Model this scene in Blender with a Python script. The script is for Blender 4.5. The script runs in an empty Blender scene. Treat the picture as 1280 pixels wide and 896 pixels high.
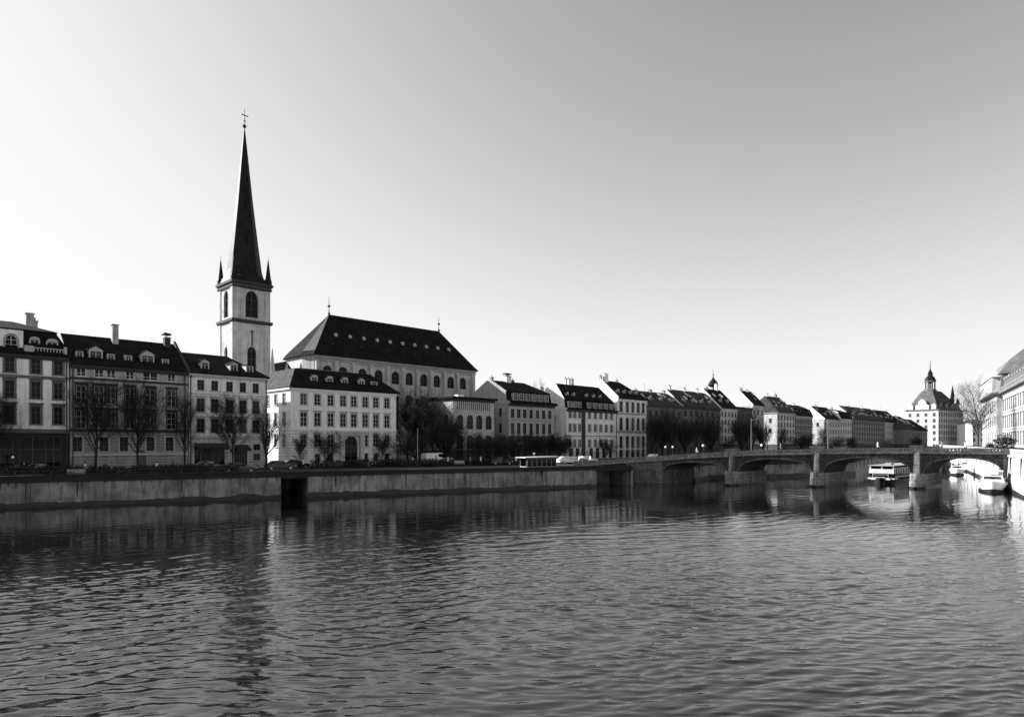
import bpy, math, random
import numpy as np
from mathutils import Vector, Matrix

random.seed(11)
R2 = math.sqrt(2.0)
A45 = math.radians(45); AQ = math.atan2(.4511, .8925)
sc = bpy.context.scene
COL = sc.collection
HORIZON, FPX, CAMZ = 553.0, 820.0, 7.0
STREET = 2.95          # street level of the left bank above the water
RSTREET = 5.9         # street level of the right bank

# ------------------------------------------------------------------ materials
def mat(name, base, rough=0.85, var=0.25, scale=0.6, streak=0.0, bump=0.0, bscale=6.0, grooves=0.0,
        courses=0.0, metallic=0.0, spec=0.4, blotch=0.0):
    m = bpy.data.materials.new(name)
    m.use_nodes = True
    nt = m.node_tree
    N, L = nt.nodes, nt.links
    b = N['Principled BSDF']
    b.inputs['Roughness'].default_value = rough
    b.inputs['Metallic'].default_value = metallic
    b.inputs['Specular IOR Level'].default_value = spec
    tc = N.new('ShaderNodeTexCoord')
    def noise(sc_, sx=1, sy=1, sz=1, det=4.0):
        mp = N.new('ShaderNodeMapping'); mp.inputs['Scale'].default_value = (sx, sy, sz)
        L.new(tc.outputs['Object'], mp.inputs['Vector'])
        n = N.new('ShaderNodeTexNoise'); n.inputs['Scale'].default_value = sc_; n.inputs['Detail'].default_value = det
        n.inputs['Roughness'].default_value = 0.6
        L.new(mp.outputs['Vector'], n.inputs['Vector'])
        return n.outputs['Fac']
    def ramp(src, lo, hi, a, c):
        r = N.new('ShaderNodeMapRange'); r.inputs['From Min'].default_value = a; r.inputs['From Max'].default_value = c
        r.inputs['To Min'].default_value = lo; r.inputs['To Max'].default_value = hi
        L.new(src, r.inputs['Value'])
        return r.outputs['Result']
    def mul(a, c):
        x = N.new('ShaderNodeMath'); x.operation = 'MULTIPLY'
        for i, v in enumerate((a, c)):
            if isinstance(v, (int, float)): x.inputs[i].default_value = v
            else: L.new(v, x.inputs[i])
        return x.outputs[0]
    v = ramp(noise(scale), 1 - var, 1 + var, 0.3, 0.7)
    if streak:
        v = mul(v, ramp(noise(2.6, 1, 1, 0.08, 6), 1 - streak, 1.0, 0.36, 0.56))
    if blotch:
        v = mul(v, ramp(noise(0.23, 1, 1, 1.6, 6), 1 - blotch, 1.0, 0.42, 0.55))
    hgt = None
    if grooves or courses:
        sp = N.new('ShaderNodeSeparateXYZ'); L.new(tc.outputs['Object'], sp.inputs[0])
        per = grooves or courses
        fr = N.new('ShaderNodeMath'); fr.operation = 'FRACT'
        L.new(mul(sp.outputs['Z'], 1.0 / per), fr.inputs[0])
        g = N.new('ShaderNodeMath'); g.operation = 'GREATER_THAN'; g.inputs[1].default_value = 0.16 if grooves else 0.3
        L.new(fr.outputs[0], g.inputs[0])
        v = mul(v, ramp(g.outputs[0], 0.45 if grooves else 0.8, 1.0, 0, 1))
        hgt = g.outputs[0]
    cl = mul(v, base)
    cmb = N.new('ShaderNodeCombineColor')
    for i in range(3): L.new(cl, cmb.inputs[i])
    L.new(cmb.outputs[0], b.inputs['Base Color'])
    if bump:
        bp = N.new('ShaderNodeBump'); bp.inputs['Strength'].default_value = bump; bp.inputs['Distance'].default_value = 0.05
        h = noise(bscale)
        if hgt is not None:
            ad = N.new('ShaderNodeMath'); ad.operation = 'ADD'; L.new(h, ad.inputs[0]); L.new(hgt, ad.inputs[1]); h = ad.outputs[0]
        L.new(h, bp.inputs['Height']); L.new(bp.outputs[0], b.inputs['Normal'])
    return m

M = {}
M['white'] = mat('white render', 0.86, 0.9, 0.10, 0.6, streak=0.24, bump=0.15)
M['whiterust'] = mat('white rusticated render', 0.76, 0.9, 0.12, 0.5, streak=0.2, bump=0.3, grooves=0.45)
M['cream'] = mat('cream render', 0.80, 0.9, 0.12, 0.6, streak=0.26, bump=0.15)
M['creamrust'] = mat('cream rusticated render', 0.52, 0.9, 0.15, 0.5, streak=0.3, bump=0.3, grooves=0.5)
M['grey2'] = mat('dull grey render', 0.22, 0.9, 0.2, 0.5, streak=0.35, bump=0.2)
M['grey'] = mat('grey render', 0.37, 0.9, 0.14, 0.5, streak=0.3, bump=0.15)
M['greyrust'] = mat('grey rusticated render', 0.32, 0.9, 0.16, 0.5, streak=0.3, bump=0.3, grooves=0.42)
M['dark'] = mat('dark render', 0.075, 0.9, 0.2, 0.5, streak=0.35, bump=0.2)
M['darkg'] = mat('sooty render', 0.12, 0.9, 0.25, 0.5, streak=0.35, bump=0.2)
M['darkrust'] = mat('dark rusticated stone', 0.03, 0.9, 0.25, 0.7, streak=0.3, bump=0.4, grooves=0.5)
M['mid'] = mat('weathered render', 0.48, 0.9, 0.16, 0.5, streak=0.35, bump=0.2)
M['stone'] = mat('weathered church stone', 0.50, 0.92, 0.18, 0.7, streak=0.36, bump=0.4, blotch=0.1)
M['rstone'] = mat('pale limestone', 0.50, 0.9, 0.15, 0.5, streak=0.25, bump=0.3)
M['trimw'] = mat('white trim', 0.8, 0.8, 0.1)
M['trimg'] = mat('grey trim', 0.30, 0.85, 0.15)
M['trimd'] = mat('dark trim', 0.04, 0.85, 0.2)
M['trims'] = mat('slate grey trim', 0.13, 0.85, 0.2)
M['trimm'] = mat('mid trim', 0.45, 0.85, 0.15)
M['frame'] = mat('window frame paint', 0.55, 0.6, 0.1)
M['framed'] = mat('dark frame paint', 0.08, 0.6, 0.1)
M['roof'] = mat('dark roof tiles', 0.013, 0.9, 0.5, 0.6, streak=0.3, bump=0.5, bscale=5, courses=0.32, spec=0.08)
M['roof2'] = mat('worn roof tiles', 0.04, 0.85, 0.6, 0.5, streak=0.3, bump=0.6, bscale=4, courses=0.32, spec=0.2)
M['slate'] = mat('grey slate', 0.05, 0.8, 0.4, 0.5, streak=0.3, bump=0.4, courses=0.4)
M['slate_lit'] = mat('sunlit slate', 0.09, 0.8, 0.4, 0.5, streak=0.4, bump=0.4, courses=0.4)  # paler copy of the slate, sunlight put into the colour of the left hip
M['roofp'] = mat('pale lead roof', 0.17, 0.6, 0.25, 0.4, streak=0.3, bump=0.3)
M['copper'] = mat('dark copper sheet', 0.016, 0.55, 0.45, 0.8, streak=0.5, bump=0.3, spec=0.12)
M['chim'] = mat('chimney render', 0.42, 0.9, 0.3, 1.2, streak=0.3, bump=0.4)
M['quay'] = mat('stained quay concrete', 0.27, 0.9, 0.3, 0.5, streak=0.5, bump=0.6, bscale=5, blotch=0.35)
M['quayd'] = mat('dark coping stone', 0.022, 0.9, 0.3, 0.5, streak=0.2, bump=0.5)
M['drip'] = mat('dark drip stain', 0.07, 0.9, 0.3, 1.0, bump=0.3)
M['algae'] = mat('wet algae stone', 0.02, 0.5, 0.4, 0.8, bump=0.5)
M['bstone'] = mat('dark bridge stone', 0.065, 0.9, 0.85, 3.2, streak=0.3, bump=1.0, bscale=4.5, courses=0.42, spec=0.15)
M['bpier'] = mat('bridge pier granite', 0.13, 0.9, 0.4, 1.2, streak=0.45, bump=0.8, bscale=4, courses=0.5, spec=0.2)
M['bpara'] = mat('bridge parapet stone', 0.20, 0.9, 0.4, 1.5, streak=0.3, bump=0.5)
M['nose'] = mat('pier nose granite', 0.27, 0.9, 0.45, 1.6, streak=0.5, bump=0.9, bscale=4, courses=0.55, spec=0.2)
M['rquay'] = mat('pale embankment stone', 0.46, 0.9, 0.16, 0.5, streak=0.3, bump=0.5, bscale=3)
M['asphalt'] = mat('asphalt', 0.035, 0.9, 0.25, 0.4, bump=0.3)
M['paving'] = mat('paving', 0.055, 0.9, 0.2, 0.5, bump=0.2)
M['line'] = mat('road paint', 0.6, 0.8, 0.2, 2.0)
M['bark'] = mat('bark', 0.016, 0.95, 0.3, 2.0, bump=0.5)
M['barkp'] = mat('pale bark', 0.06, 0.95, 0.3, 2.0, bump=0.5)
M['leaf'] = mat('evergreen leaf', 0.016, 0.85, 0.5, 1.5)
M['iron'] = mat('painted iron', 0.03, 0.5, 0.2, 2.0)
M['polep'] = mat('pale painted pole', 0.45, 0.5, 0.15, 2.0)
M['globe'] = mat('opal globe', 0.9, 0.25, 0.03, 2.0)
M['boatw'] = mat('white boat paint', 0.6, 0.35, 0.06, 1.0)
M['boatd'] = mat('dark boat hull', 0.025, 0.4, 0.2, 1.0)
M['boatg'] = mat('grey boat side', 0.06, 0.45, 0.2, 1.0)
M['carb'] = mat('black car paint', 0.02, 0.2, 0.1, 2.0, spec=0.6)
M['carg'] = mat('grey car paint', 0.18, 0.25, 0.1, 2.0, spec=0.6)
M['carw'] = mat('white car paint', 0.72, 0.25, 0.05, 2.0, spec=0.6)
M['tyre'] = mat('tyre rubber', 0.015, 0.9, 0.2, 4.0)
M['rim'] = mat('alloy', 0.4, 0.35, 0.1, 4.0, metallic=0.8)
M['skin'] = mat('skin', 0.42, 0.6, 0.05, 4.0)
M['coatd'] = mat('dark coat', 0.025, 0.9, 0.2, 5.0)
M['coatw'] = mat('pale coat', 0.72, 0.9, 0.1, 5.0)
M['coatg'] = mat('grey coat', 0.2, 0.9, 0.15, 5.0)
M['hair'] = mat('hair', 0.03, 0.7, 0.2, 8.0)
M['cloth'] = mat('pale canvas', 0.6, 0.9, 0.1, 2.0)

def glassmat(name, base, rough):
    m = mat(name, base, rough, 0.5, 0.9, spec=0.09)
    return m
G = [glassmat('window glass dark', 0.006, 0.08), glassmat('window glass dim', 0.015, 0.12), glassmat('window with curtain', 0.06, 0.2)]
GP = glassmat('pale reflecting glass', 0.08, 0.2)
M['glass'] = G[0]

# ------------------------------------------------------------------ mesh builder
class MB:
    def __init__(s): s.v = []; s.f = []; s.m = []
    def vert(s, p): s.v.append(tuple(p)); return len(s.v) - 1
    def face(s, idx, mi=0): s.f.append(tuple(idx)); s.m.append(mi)
    def poly(s, pts, mi=0): s.face([s.vert(p) for p in pts], mi)
    def box(s, x0, x1, y0, y1, z0, z1, mi=0):
        i = len(s.v)
        s.v += [(x0,y0,z0),(x1,y0,z0),(x1,y1,z0),(x0,y1,z0),(x0,y0,z1),(x1,y0,z1),(x1,y1,z1),(x0,y1,z1)]
        for q in ((0,3,2,1),(4,5,6,7),(0,1,5,4),(1,2,6,5),(2,3,7,6),(3,0,4,7)):
            s.face([i + k for k in q], mi)
    def hexa(s, pts, mi=0):
        i = len(s.v); s.v += [tuple(p) for p in pts]
        for q in ((0,3,2,1),(4,5,6,7),(0,1,5,4),(1,2,6,5),(2,3,7,6),(3,0,4,7)):
            s.face([i + k for k in q], mi)
    def tube(s, a, b, ra, rb, n=6, mi=0, cap=True):
        a, b = Vector(a), Vector(b)
        d = (b - a)
        if d.length < 1e-6: return
        d.normalize()
        u = d.orthogonal().normalized(); w = d.cross(u)
        i = len(s.v)
        for p, r in ((a, ra), (b, rb)):
            for k in range(n):
                t = 2 * math.pi * k / n
                s.v.append(tuple(p + u * (r * math.cos(t)) + w * (r * math.sin(t))))
        for k in range(n):
            s.face((i + k, i + (k + 1) % n, i + n + (k + 1) % n, i + n + k), mi)
        if cap:
            s.face([i + k for k in range(n)][::-1], mi); s.face([i + n + k for k in range(n)], mi)
    def lathe(s, prof, n=12, cx=0, cy=0, mi=0, rot=0.0, sq=None):
        i = len(s.v)
        for r, z in prof:
            for k in range(n):
                t = 2 * math.pi * k / n + rot
                s.v.append((cx + r * math.cos(t), cy + r * math.sin(t), z))
        for j in range(len(prof) - 1):
            for k in range(n):
                a = i + j * n + k; b = i + j * n + (k + 1) % n
                s.face((a, b, b + n, a + n), mi)
        s.face([i + k for k in range(n)][::-1], mi)
        s.face([i + (len(prof) - 1) * n + k for k in range(n)], mi)
    def prism(s, pts, y0, y1, mi=0):
        """polygon in x,z extruded along y"""
        i = len(s.v); n = len(pts)
        s.v += [(x, y0, z) for x, z in pts] + [(x, y1, z) for x, z in pts]
        s.face([i + k for k in range(n)], mi); s.face([i + n + k for k in range(n)][::-1], mi)
        for k in range(n):
            s.face((i + k, i + n + k, i + n + (k + 1) % n, i + (k + 1) % n), mi)
    def mesh(s, name, mats, smooth=False):
        me = bpy.data.meshes.new(name)
        me.from_pydata(s.v, [], s.f)
        for m in mats: me.materials.append(m)
        if len(mats) > 1: me.polygons.foreach_set('material_index', s.m)
        if smooth: me.polygons.foreach_set('use_smooth', [True] * len(me.polygons))
        me.update()
        return me
    def build(s, name, mats, parent=None, loc=(0,0,0), rz=0.0, smooth=False):
        if not isinstance(mats, (list, tuple)): mats = [mats]
        return link(name, s.mesh(name, mats, smooth), parent, loc, rz)

def link(name, me, parent=None, loc=(0,0,0), rz=0.0):
    o = bpy.data.objects.new(name, me); COL.objects.link(o)
    o.parent = parent; o.location = loc; o.rotation_euler = (0, 0, rz)
    return o
def tag(o, label, cat, group=None):
    o['label'] = label; o['category'] = cat
    if group: o['group'] = group
    return o
def thing(name, label, cat, loc=(0,0,0), rz=0.0, group=None):
    return tag(link(name, None, None, loc, rz), label, cat, group)
def struct(name, mb, m, kind='structure'):
    o = mb.build(name, m); o['kind'] = kind
    return o
def copy_tree(o, parent=None):
    c = o.copy(); COL.objects.link(c); c.parent = parent
    for ch in list(o.children): copy_tree(ch, c)
    return c

def ray(px): return (px - 640.0) / FPX
def at(px, Y, z=0.0): return (ray(px) * Y, Y, z)

class Frame:
    """A vertical facade plane: origin, heading; converts measured photo positions to metres on the facade."""
    def __init__(s, ox, oy, rz, base): s.o = (ox, oy); s.rz = rz; s.base = base; s.c = math.cos(rz); s.s = math.sin(rz)
    def x(s, px): r = ray(px); return (r * s.o[1] - s.o[0]) / (s.c - r * s.s)
    def z(s, px, py): Y = s.o[1] + s.s * s.x(px); return CAMZ + (HORIZON - py) / FPX * Y - s.base
    def loc(s): return (s.o[0], s.o[1], s.base)

def frontage(px, off=0.0):
    o = off / R2; r = ray(px)
    t = (r * (95 + o) + 46.9 + o) / (1 - r)
    return Frame(-46.9 - o + t, 95 + o + t, math.radians(45), STREET)

# ------------------------------------------------------------------ facade pieces
def wall_plane(mb, org, rz, length, z0, z1, holes, depth=0.24, split=None, mi=0, mi2=1):
    """wall sheet with real openings and reveals; holes: (x0,x1,z0,z1,arch)"""
    c, s = math.cos(rz), math.sin(rz)
    def P(x, y, z): return (org[0] + c * x - s * y, org[1] + s * x + c * y, z)
    xs = sorted(set([0.0, length] + [h[0] for h in holes] + [h[1] for h in holes]))
    zs = sorted(set([z0, z1] + [h[2] for h in holes] + [h[3] for h in holes] + ([split] if split else [])))
    for i in range(len(xs) - 1):
        for j in range(len(zs) - 1):
            mx, mz = (xs[i] + xs[i+1]) / 2, (zs[j] + zs[j+1]) / 2
            if any(h[0] < mx < h[1] and h[2] < mz < h[3] for h in holes): continue
            k = mi2 if (split and mz < split) else mi
            mb.poly([P(xs[i],0,zs[j]), P(xs[i+1],0,zs[j]), P(xs[i+1],0,zs[j+1]), P(xs[i],0,zs[j+1])], k)
    for h in holes:
        a, b, lo, hi, arch = h
        k = mi2 if (split and (lo + hi) / 2 < split) else mi
        if arch:
            r = (b - a) / 2; sp = hi - r * arch; n = 10
            pts = [(a + r - r * math.cos(math.pi * q / n), sp + r * arch * math.sin(math.pi * q / n)) for q in range(n + 1)]
            for q in range(n):
                (xa, za), (xb, zb) = pts[q], pts[q+1]
                mb.poly([P(xa,0,za), P(xb,0,zb), P(xb,0,hi), P(xa,0,hi)], k)
                mb.poly([P(xa,0,za), P(xa,depth,za), P(xb,depth,zb), P(xb,0,zb)], k)
        else:
            sp = hi
            mb.poly([P(a,0,hi), P(a,depth,hi), P(b,depth,hi), P(b,0,hi)], k)
        mb.poly([P(a,0,lo), P(b,0,lo), P(b,depth,lo), P(a,depth,lo)], k)
        mb.poly([P(a,0,lo), P(a,depth,lo), P(a,depth,sp), P(a,0,sp)], k)
        mb.poly([P(b,0,lo), P(b,0,sp), P(b,depth,sp), P(b,depth,lo)], k)

_wc = {}
def window_mesh(w, h, style, arch, trim, frame):
    key = (round(w, 2), round(h, 2), style, arch, trim, frame)
    if key in _wc: return _wc[key]
    mb = MB(); a = w / 2; t = 0.075
    sp = h - a * arch if arch else h
    mb.box(-a, -a + t, 0.10, 0.17, 0, sp, 1); mb.box(a - t, a, 0.10, 0.17, 0, sp, 1)
    mb.box(-a + t, a - t, 0.10, 0.17, 0, t, 1)
    if w > 0.75: mb.box(-t * .45, t * .45, 0.105, 0.165, t, (h if arch else h - t) - 0.02, 1)
    if h > 1.3: mb.box(-a + t, a - t, 0.11, 0.16, h * .64, h * .64 + t * .8, 1)
    if h > 1.0 and w > 0.75 and style != 'far':
        for q in (0.32,): mb.box(-a + t, a - t, 0.12, 0.15, h * q, h * q + 0.04, 1)
    if not arch:
        mb.box(-a + t, a - t, 0.10, 0.17, h - t, h, 1)
    else:
        n = 10
        for q in range(n):
            t0, t1 = math.pi * q / n, math.pi * (q + 1) / n
            def pt(r, tt, y): return (-r * math.cos(tt), y, sp + r * arch * math.sin(tt))
            mb.hexa([pt(a,t0,.10), pt(a,t1,.10), pt(a,t1,.17), pt(a,t0,.17), pt(a-t,t0,.10), pt(a-t,t1,.10), pt(a-t,t1,.17), pt(a-t,t0,.17)], 1)
    e = 0.16
    if style in ('plain', 'hood', 'ped', 'heavy'):
        if style == 'heavy': e = 0.2
        mb.box(-a - e, -a, -0.05, 0.03, -0.0, sp, 0); mb.box(a, a + e, -0.05, 0.03, -0.0, sp, 0)
        if not arch: mb.box(-a - e, a + e, -0.05, 0.03, h, h + e, 0)
        else:
            n = 10
            for q in range(n):
                t0, t1 = math.pi * q / n, math.pi * (q + 1) / n
                def pt(r, tt, y): return (-r * math.cos(tt), y, sp + r * (arch if r <= a else arch) * math.sin(tt))
                mb.hexa([pt(a,t0,-.05), pt(a,t1,-.05), pt(a,t1,.03), pt(a,t0,.03), pt(a+e,t0,-.05), pt(a+e,t1,-.05), pt(a+e,t1,.03), pt(a+e,t0,.03)], 0)
    mb.box(-a - e - .06, a + e + .06, -0.14, 0.09, -0.12, -0.003, 0)
    if style in ('hood', 'heavy'):
        mb.box(-a - e - .1, a + e + .1, -0.24, -0.01, h + e + .12, h + e + .26, 0)
        mb.box(-a - e, a + e, -0.10, -0.01, h + e + .003, h + e + .12, 0)
    if style == 'ped':
        z = h + e + .05
        mb.prism([(-a-e-.12, z), (a+e+.12, z), (a+e+.12, z+.1), (0, z+.42), (-a-e-.12, z+.1)], -0.22, -0.01, 0)
    fm = mb.mesh('window', [trim, frame])
    pb = MB()
    if arch:
        n = 10
        pb.poly([(-a, .14, 0), (a, .14, 0)] + [(a * math.cos(math.pi*q/n), .14, sp + a*arch*math.sin(math.pi*q/n)) for q in range(n + 1)])
    else:
        pb.poly([(-a, .14, 0), (a, .14, 0), (a, .14, h), (-a, .14, h)])
    pms = [pb.mesh('pane', [g]) for g in G + [GP]]
    _wc[key] = (fm, pms)
    return _wc[key]

def add_window(parent, org, rz, x, z, w, h, style='plain', arch=0, trim=None, frame=None, pane=None, far=False):
    fm, pms = window_mesh(w, h, 'far' if far and style == 'none' else style, arch, trim or M['trimw'], frame or M['frame'])
    c, s = math.cos(rz), math.sin(rz)
    o = link('window', fm, parent, (org[0] + c * x, org[1] + s * x, z), rz)
    k = pane if pane is not None else random.choice((0, 0, 0, 1, 1, 2))
    link('pane', pms[k], o)
    return o

_dc = {}
def add_dormer(parent, x, y, z, w, h, d, style, trim, roofm):
    key = (w, h, round(d, 1), style, trim, roofm)
    if key not in _dc:
        mb = MB(); a = w / 2
        mb.box(-a, -a + .16, 0, d, 0, h, 0); mb.box(a - .16, a, 0, d, 0, h, 0)
        mb.box(-a + .16, a - .16, 0, .2, 0, .12, 0); mb.box(-a + .16, a - .16, 0, .2, h - .14, h, 0)
        mb.box(-.04, .04, .06, .16, .12, h - .14, 0); mb.box(-a + .16, a - .16, .07, .15, h * .6, h * .6 + .05, 0)
        if style == 'ped':
            mb.prism([(-a-.14, h), (a+.14, h), (0, h + w * .36)], -.02, .16, 0)
            mb.prism([(-a-.22, h+.0), (-a-.22, h+.1), (0, h + w*.36 + .14), (a+.22, h+.1), (a+.22, h+.0), (0, h + w*.36+.03)], -.12, d, 1)
        elif style == 'arch':
            n = 8; pts = [(-(a+.1)*math.cos(math.pi*q/n), h + w*.34*math.sin(math.pi*q/n)) for q in range(n+1)]
            mb.prism(pts, -.1, d, 1)
            pts = [(-(a-.05)*math.cos(math.pi*q/n), h + w*.26*math.sin(math.pi*q/n)) for q in range(n+1)]
            mb.prism(pts, -.14, -.09, 0)
        else:
            mb.hexa([(-a-.12,-.14,h), (a+.12,-.14,h), (a+.12,d,h+.1), (-a-.12,d,h+.1), (-a-.12,-.14,h+.12), (a+.12,-.14,h+.12), (a+.12,d,h+.24), (-a-.12,d,h+.24)], 1)
        pb = MB(); pb.poly([(-a+.16, .11, .12), (a-.16, .11, .12), (a-.16, .11, h-.14), (-a+.16, .11, h-.14)])
        _dc[key] = (mb.mesh('dormer', [trim, roofm]), pb.mesh('pane', [G[2]]), pb.mesh('pane', [G[1]]))
    me, p1, p2 = _dc[key]
    o = link('dormer', me, parent, (x, y, z))
    link('pane', random.choice((p1, p2)), o)
    return o

def roof_rings(mb, W, D, rings, kl, kr, gl=0.06, gr=0.06):
    """stack of rectangles; rings: (inset_y, z). kl/kr: hip inset factors, 0 = gable"""
    R = []
    for ins, z in rings:
        xl = (ins * kl) if kl else -gl
        xr = W - ((ins * kr) if kr else -gr)
        R.append([mb.vert(p) for p in ((xl, ins, z), (xr, ins, z), (xr, D - ins, z), (xl, D - ins, z))])
    for a, b in zip(R, R[1:]):
        mb.face((a[0], a[1], b[1], b[0]), 0); mb.face((a[2], a[3], b[3], b[2]), 0)
        mb.face((a[1], a[2], b[2], b[1]), 0 if kr else 1); mb.face((a[3], a[0], b[0], b[3]), 2 if kl else 1)
    mb.face(R[0][::-1], 0); mb.face(R[-1], 0)

def chimney(parent, x, y, z, w=0.9, d=0.7, h=1.8, m=None, pots=2, hood=False):
    mb = MB()
    mb.box(-w/2, w/2, -d/2, d/2, -1.2, h, 0); mb.box(-w/2-.08, w/2+.08, -d/2-.08, d/2+.08, h, h+.14, 1)
    o = mb.build('chimney', [m or M['chim'], M['trimg']], parent, (x, y, z))
    pb = MB()
    for k in range(pots):
        px = (k - (pots-1)/2) * w / max(pots, 1)
        pb.tube((px, 0, h+.14), (px, 0, h+.55), .13, .11, 8)
    if pots: pb.build('chimney_pot', M['trimg'], o)
    if hood:
        hb = MB(); hb.prism([(-w/2-.3, h+.45), (w/2+.1, h+.45), (w/2+.1, h+.65), (-w/2, h+.8)], -d/2-.1, d/2+.1)
        hb.box(-.05, .05, -.05, .05, h+.14, h+.45)
        hb.build('chimney_hood', M['trimd'], o)
    return o

def house(fr, label, W, D, H, wm, wm2=None, split=None, name='townhouse', cat='building', rings=None, kl=0, kr=0, roofm=None,
          holes=(), side=(), cornice=None, bands=(), far=False, trim=None, frame=None, group=None, ov=0.35, pipes=(), gable=None, hipm=None):
    """holes / side: dicts with x,z,w,h,style,arch (centre x, bottom z) on the front / the left end wall"""
    roofm = roofm or M['roof']; trim = trim or M['trimw']
    t = thing(name, label, cat, fr.loc(), fr.rz, group)
    mb = MB()
    hs = [(q['x'] - q['w']/2, q['x'] + q['w']/2, q['z'], q['z'] + q['h'], q.get('arch', 0)) for q in holes]
    wall_plane(mb, (0, 0), 0, W, 0, H, hs, split=split)
    ss = [(q['x'] - q['w']/2, q['x'] + q['w']/2, q['z'], q['z'] + q['h'], q.get('arch', 0)) for q in side]
    wall_plane(mb, (0, D), -math.pi/2, D, 0, H, ss, split=split)
    k = 0
    mb.poly([(W,0,0), (W,D,0), (W,D,H), (W,0,H)], k); mb.poly([(0,D,0), (0,D,H), (W,D,H), (W,D,0)], k)
    # unseen dark sheets behind front and left openings keep daylight out of the rooms
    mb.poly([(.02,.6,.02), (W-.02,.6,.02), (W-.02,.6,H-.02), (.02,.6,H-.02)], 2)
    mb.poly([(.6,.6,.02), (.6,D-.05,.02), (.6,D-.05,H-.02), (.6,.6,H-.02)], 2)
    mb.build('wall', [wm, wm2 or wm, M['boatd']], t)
    for q in holes:
        if q.get('kind') == 'door':
            db = MB(); w, h = q['w']/2, q['h']
            db.box(-w, w, .15, .22, 0, h)
            db.box(-.03, .03, .12, .15, 0, h)
            d = db.build('door', q.get('mat', M['framed']), t, (q['x'], 0, q['z']))
            hb = MB(); hb.tube((.15, .09, 1.05), (.15, .15, 1.05), .05, .05, 6); hb.build('handle', M['rim'], d)
        elif q.get('kind') == 'shop':
            shopfront(t, q)
        else:
            add_window(t, (0, 0), 0, q['x'], q['z'], q['w'], q['h'], q.get('style', 'plain'), q.get('arch', 0), q.get('trim', trim), q.get('frame', frame), q.get('pane'), far)
    for q in side:
        add_window(t, (0, D), -math.pi/2, q['x'], q['z'], q['w'], q['h'], q.get('style', 'plain'), q.get('arch', 0), q.get('trim', trim), q.get('frame', frame), q.get('pane'), far)
    if rings:
        rb = MB(); roof_rings(rb, W, D, rings, kl, kr)
        rf = rb.build('roof', [roofm, gable or wm, hipm or roofm], t)
    cm = cornice or trim
    cb = MB(); cb.box(-.02, W+.02, -.32, -.003, H-.34, H-.06); cb.box(-.01, W+.01, -.18, -.004, H-.55, H-.343)
    if kl: cb.box(-.34, -.003, -.3, D, H-.34, H-.062)
    cb.build('cornice', cm, t)
    for bz, bh, bm in bands:
        bb = MB(); bb.box(-.015, W+.015, -.12, -.005, bz, bz+bh)
        bb.build('band', bm, t)
    for x in pipes:
        pb = MB(); pb.tube((x, -.12, .2), (x, -.12, H-.4), .07, .07, 6); pb.box(x-.14, x+.14, -.22, -.02, H-.62, H-.36)
        pb.build('downpipe', M['iron'], t)
    return t

def shopfront(t, q):
    w, h = q['w']/2, q['h']
    mb = MB()
    mb.box(-w, w, .05, .18, 0, .45, 0); mb.box(-w, w, .0, .16, h-.55, h, 1)
    n = 5
    for k in range(n + 1):
        x = -w + 2*w*k/n; mb.box(max(x-.06, -w), min(x+.06, w), .04, .18, .45, h-.55, 0)
    o = mb.build('shopfront', [M['framed'], M['trimm']], t, (q['x'], 0, q['z']))
    pb = MB(); pb.poly([(-w, .15, .45), (w, .15, .45), (w, .15, h-.55), (-w, .15, h-.55)])
    pb.build('pane', G[0], o)
    ab = MB()
    ab.hexa([(-w-.1,-1.3,h-.75), (w+.1,-1.3,h-.75), (w+.1,-.02,h-.15), (-w-.1,-.02,h-.15), (-w-.1,-1.3,h-.68), (w+.1,-1.3,h-.68), (w+.1,-.02,h-.06), (-w-.1,-.02,h-.06)])
    ab.box(-w-.1, w+.1, -1.32, -1.28, h-1.0, h-.69)
    ab.build('awning', M['coatd'], o)

def grid(fr, cols, rows, ref, w, **kw):
    """windows from measured columns (photo x) and rows (photo y at the reference column)"""
    out = []
    for r_ in rows:
        top, bot, extra = r_[0], r_[1], (r_[2] if len(r_) > 2 else {})
        zt, zb = fr.z(ref, top), fr.z(ref, bot)
        for c in (extra.get('cols') or cols):
            d = dict(x=fr.x(c), z=zb, w=extra.get('w', w), h=zt - zb, **kw)
            d.update({k: v for k, v in extra.items() if k not in ('cols', 'w')})
            out.append(d)
    return out
def autogrid(W, H, floors, ncol, w=1.05, h=1.75, base=3.9, style='plain', **kw):
    out = []; st = (H - 0.9 - base) / max(floors - 1, 1) if floors > 1 else 3
    for f in range(floors):
        z = 1.0 if f == 0 else base + (f - 1) * st + 0.75
        for c in range(ncol):
            out.append(dict(x=W * (c + .5) / ncol, z=z, w=w, h=min(h, st - 1.0), style=style, **kw))
    return out

def frame_house(px0, px1, off=0.0):
    fr = frontage(px0, off); return fr, fr.x(px1)

# ------------------------------------------------------------------ left bank houses
ROW = 'houses along the left bank'
HD = 11.0
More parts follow.
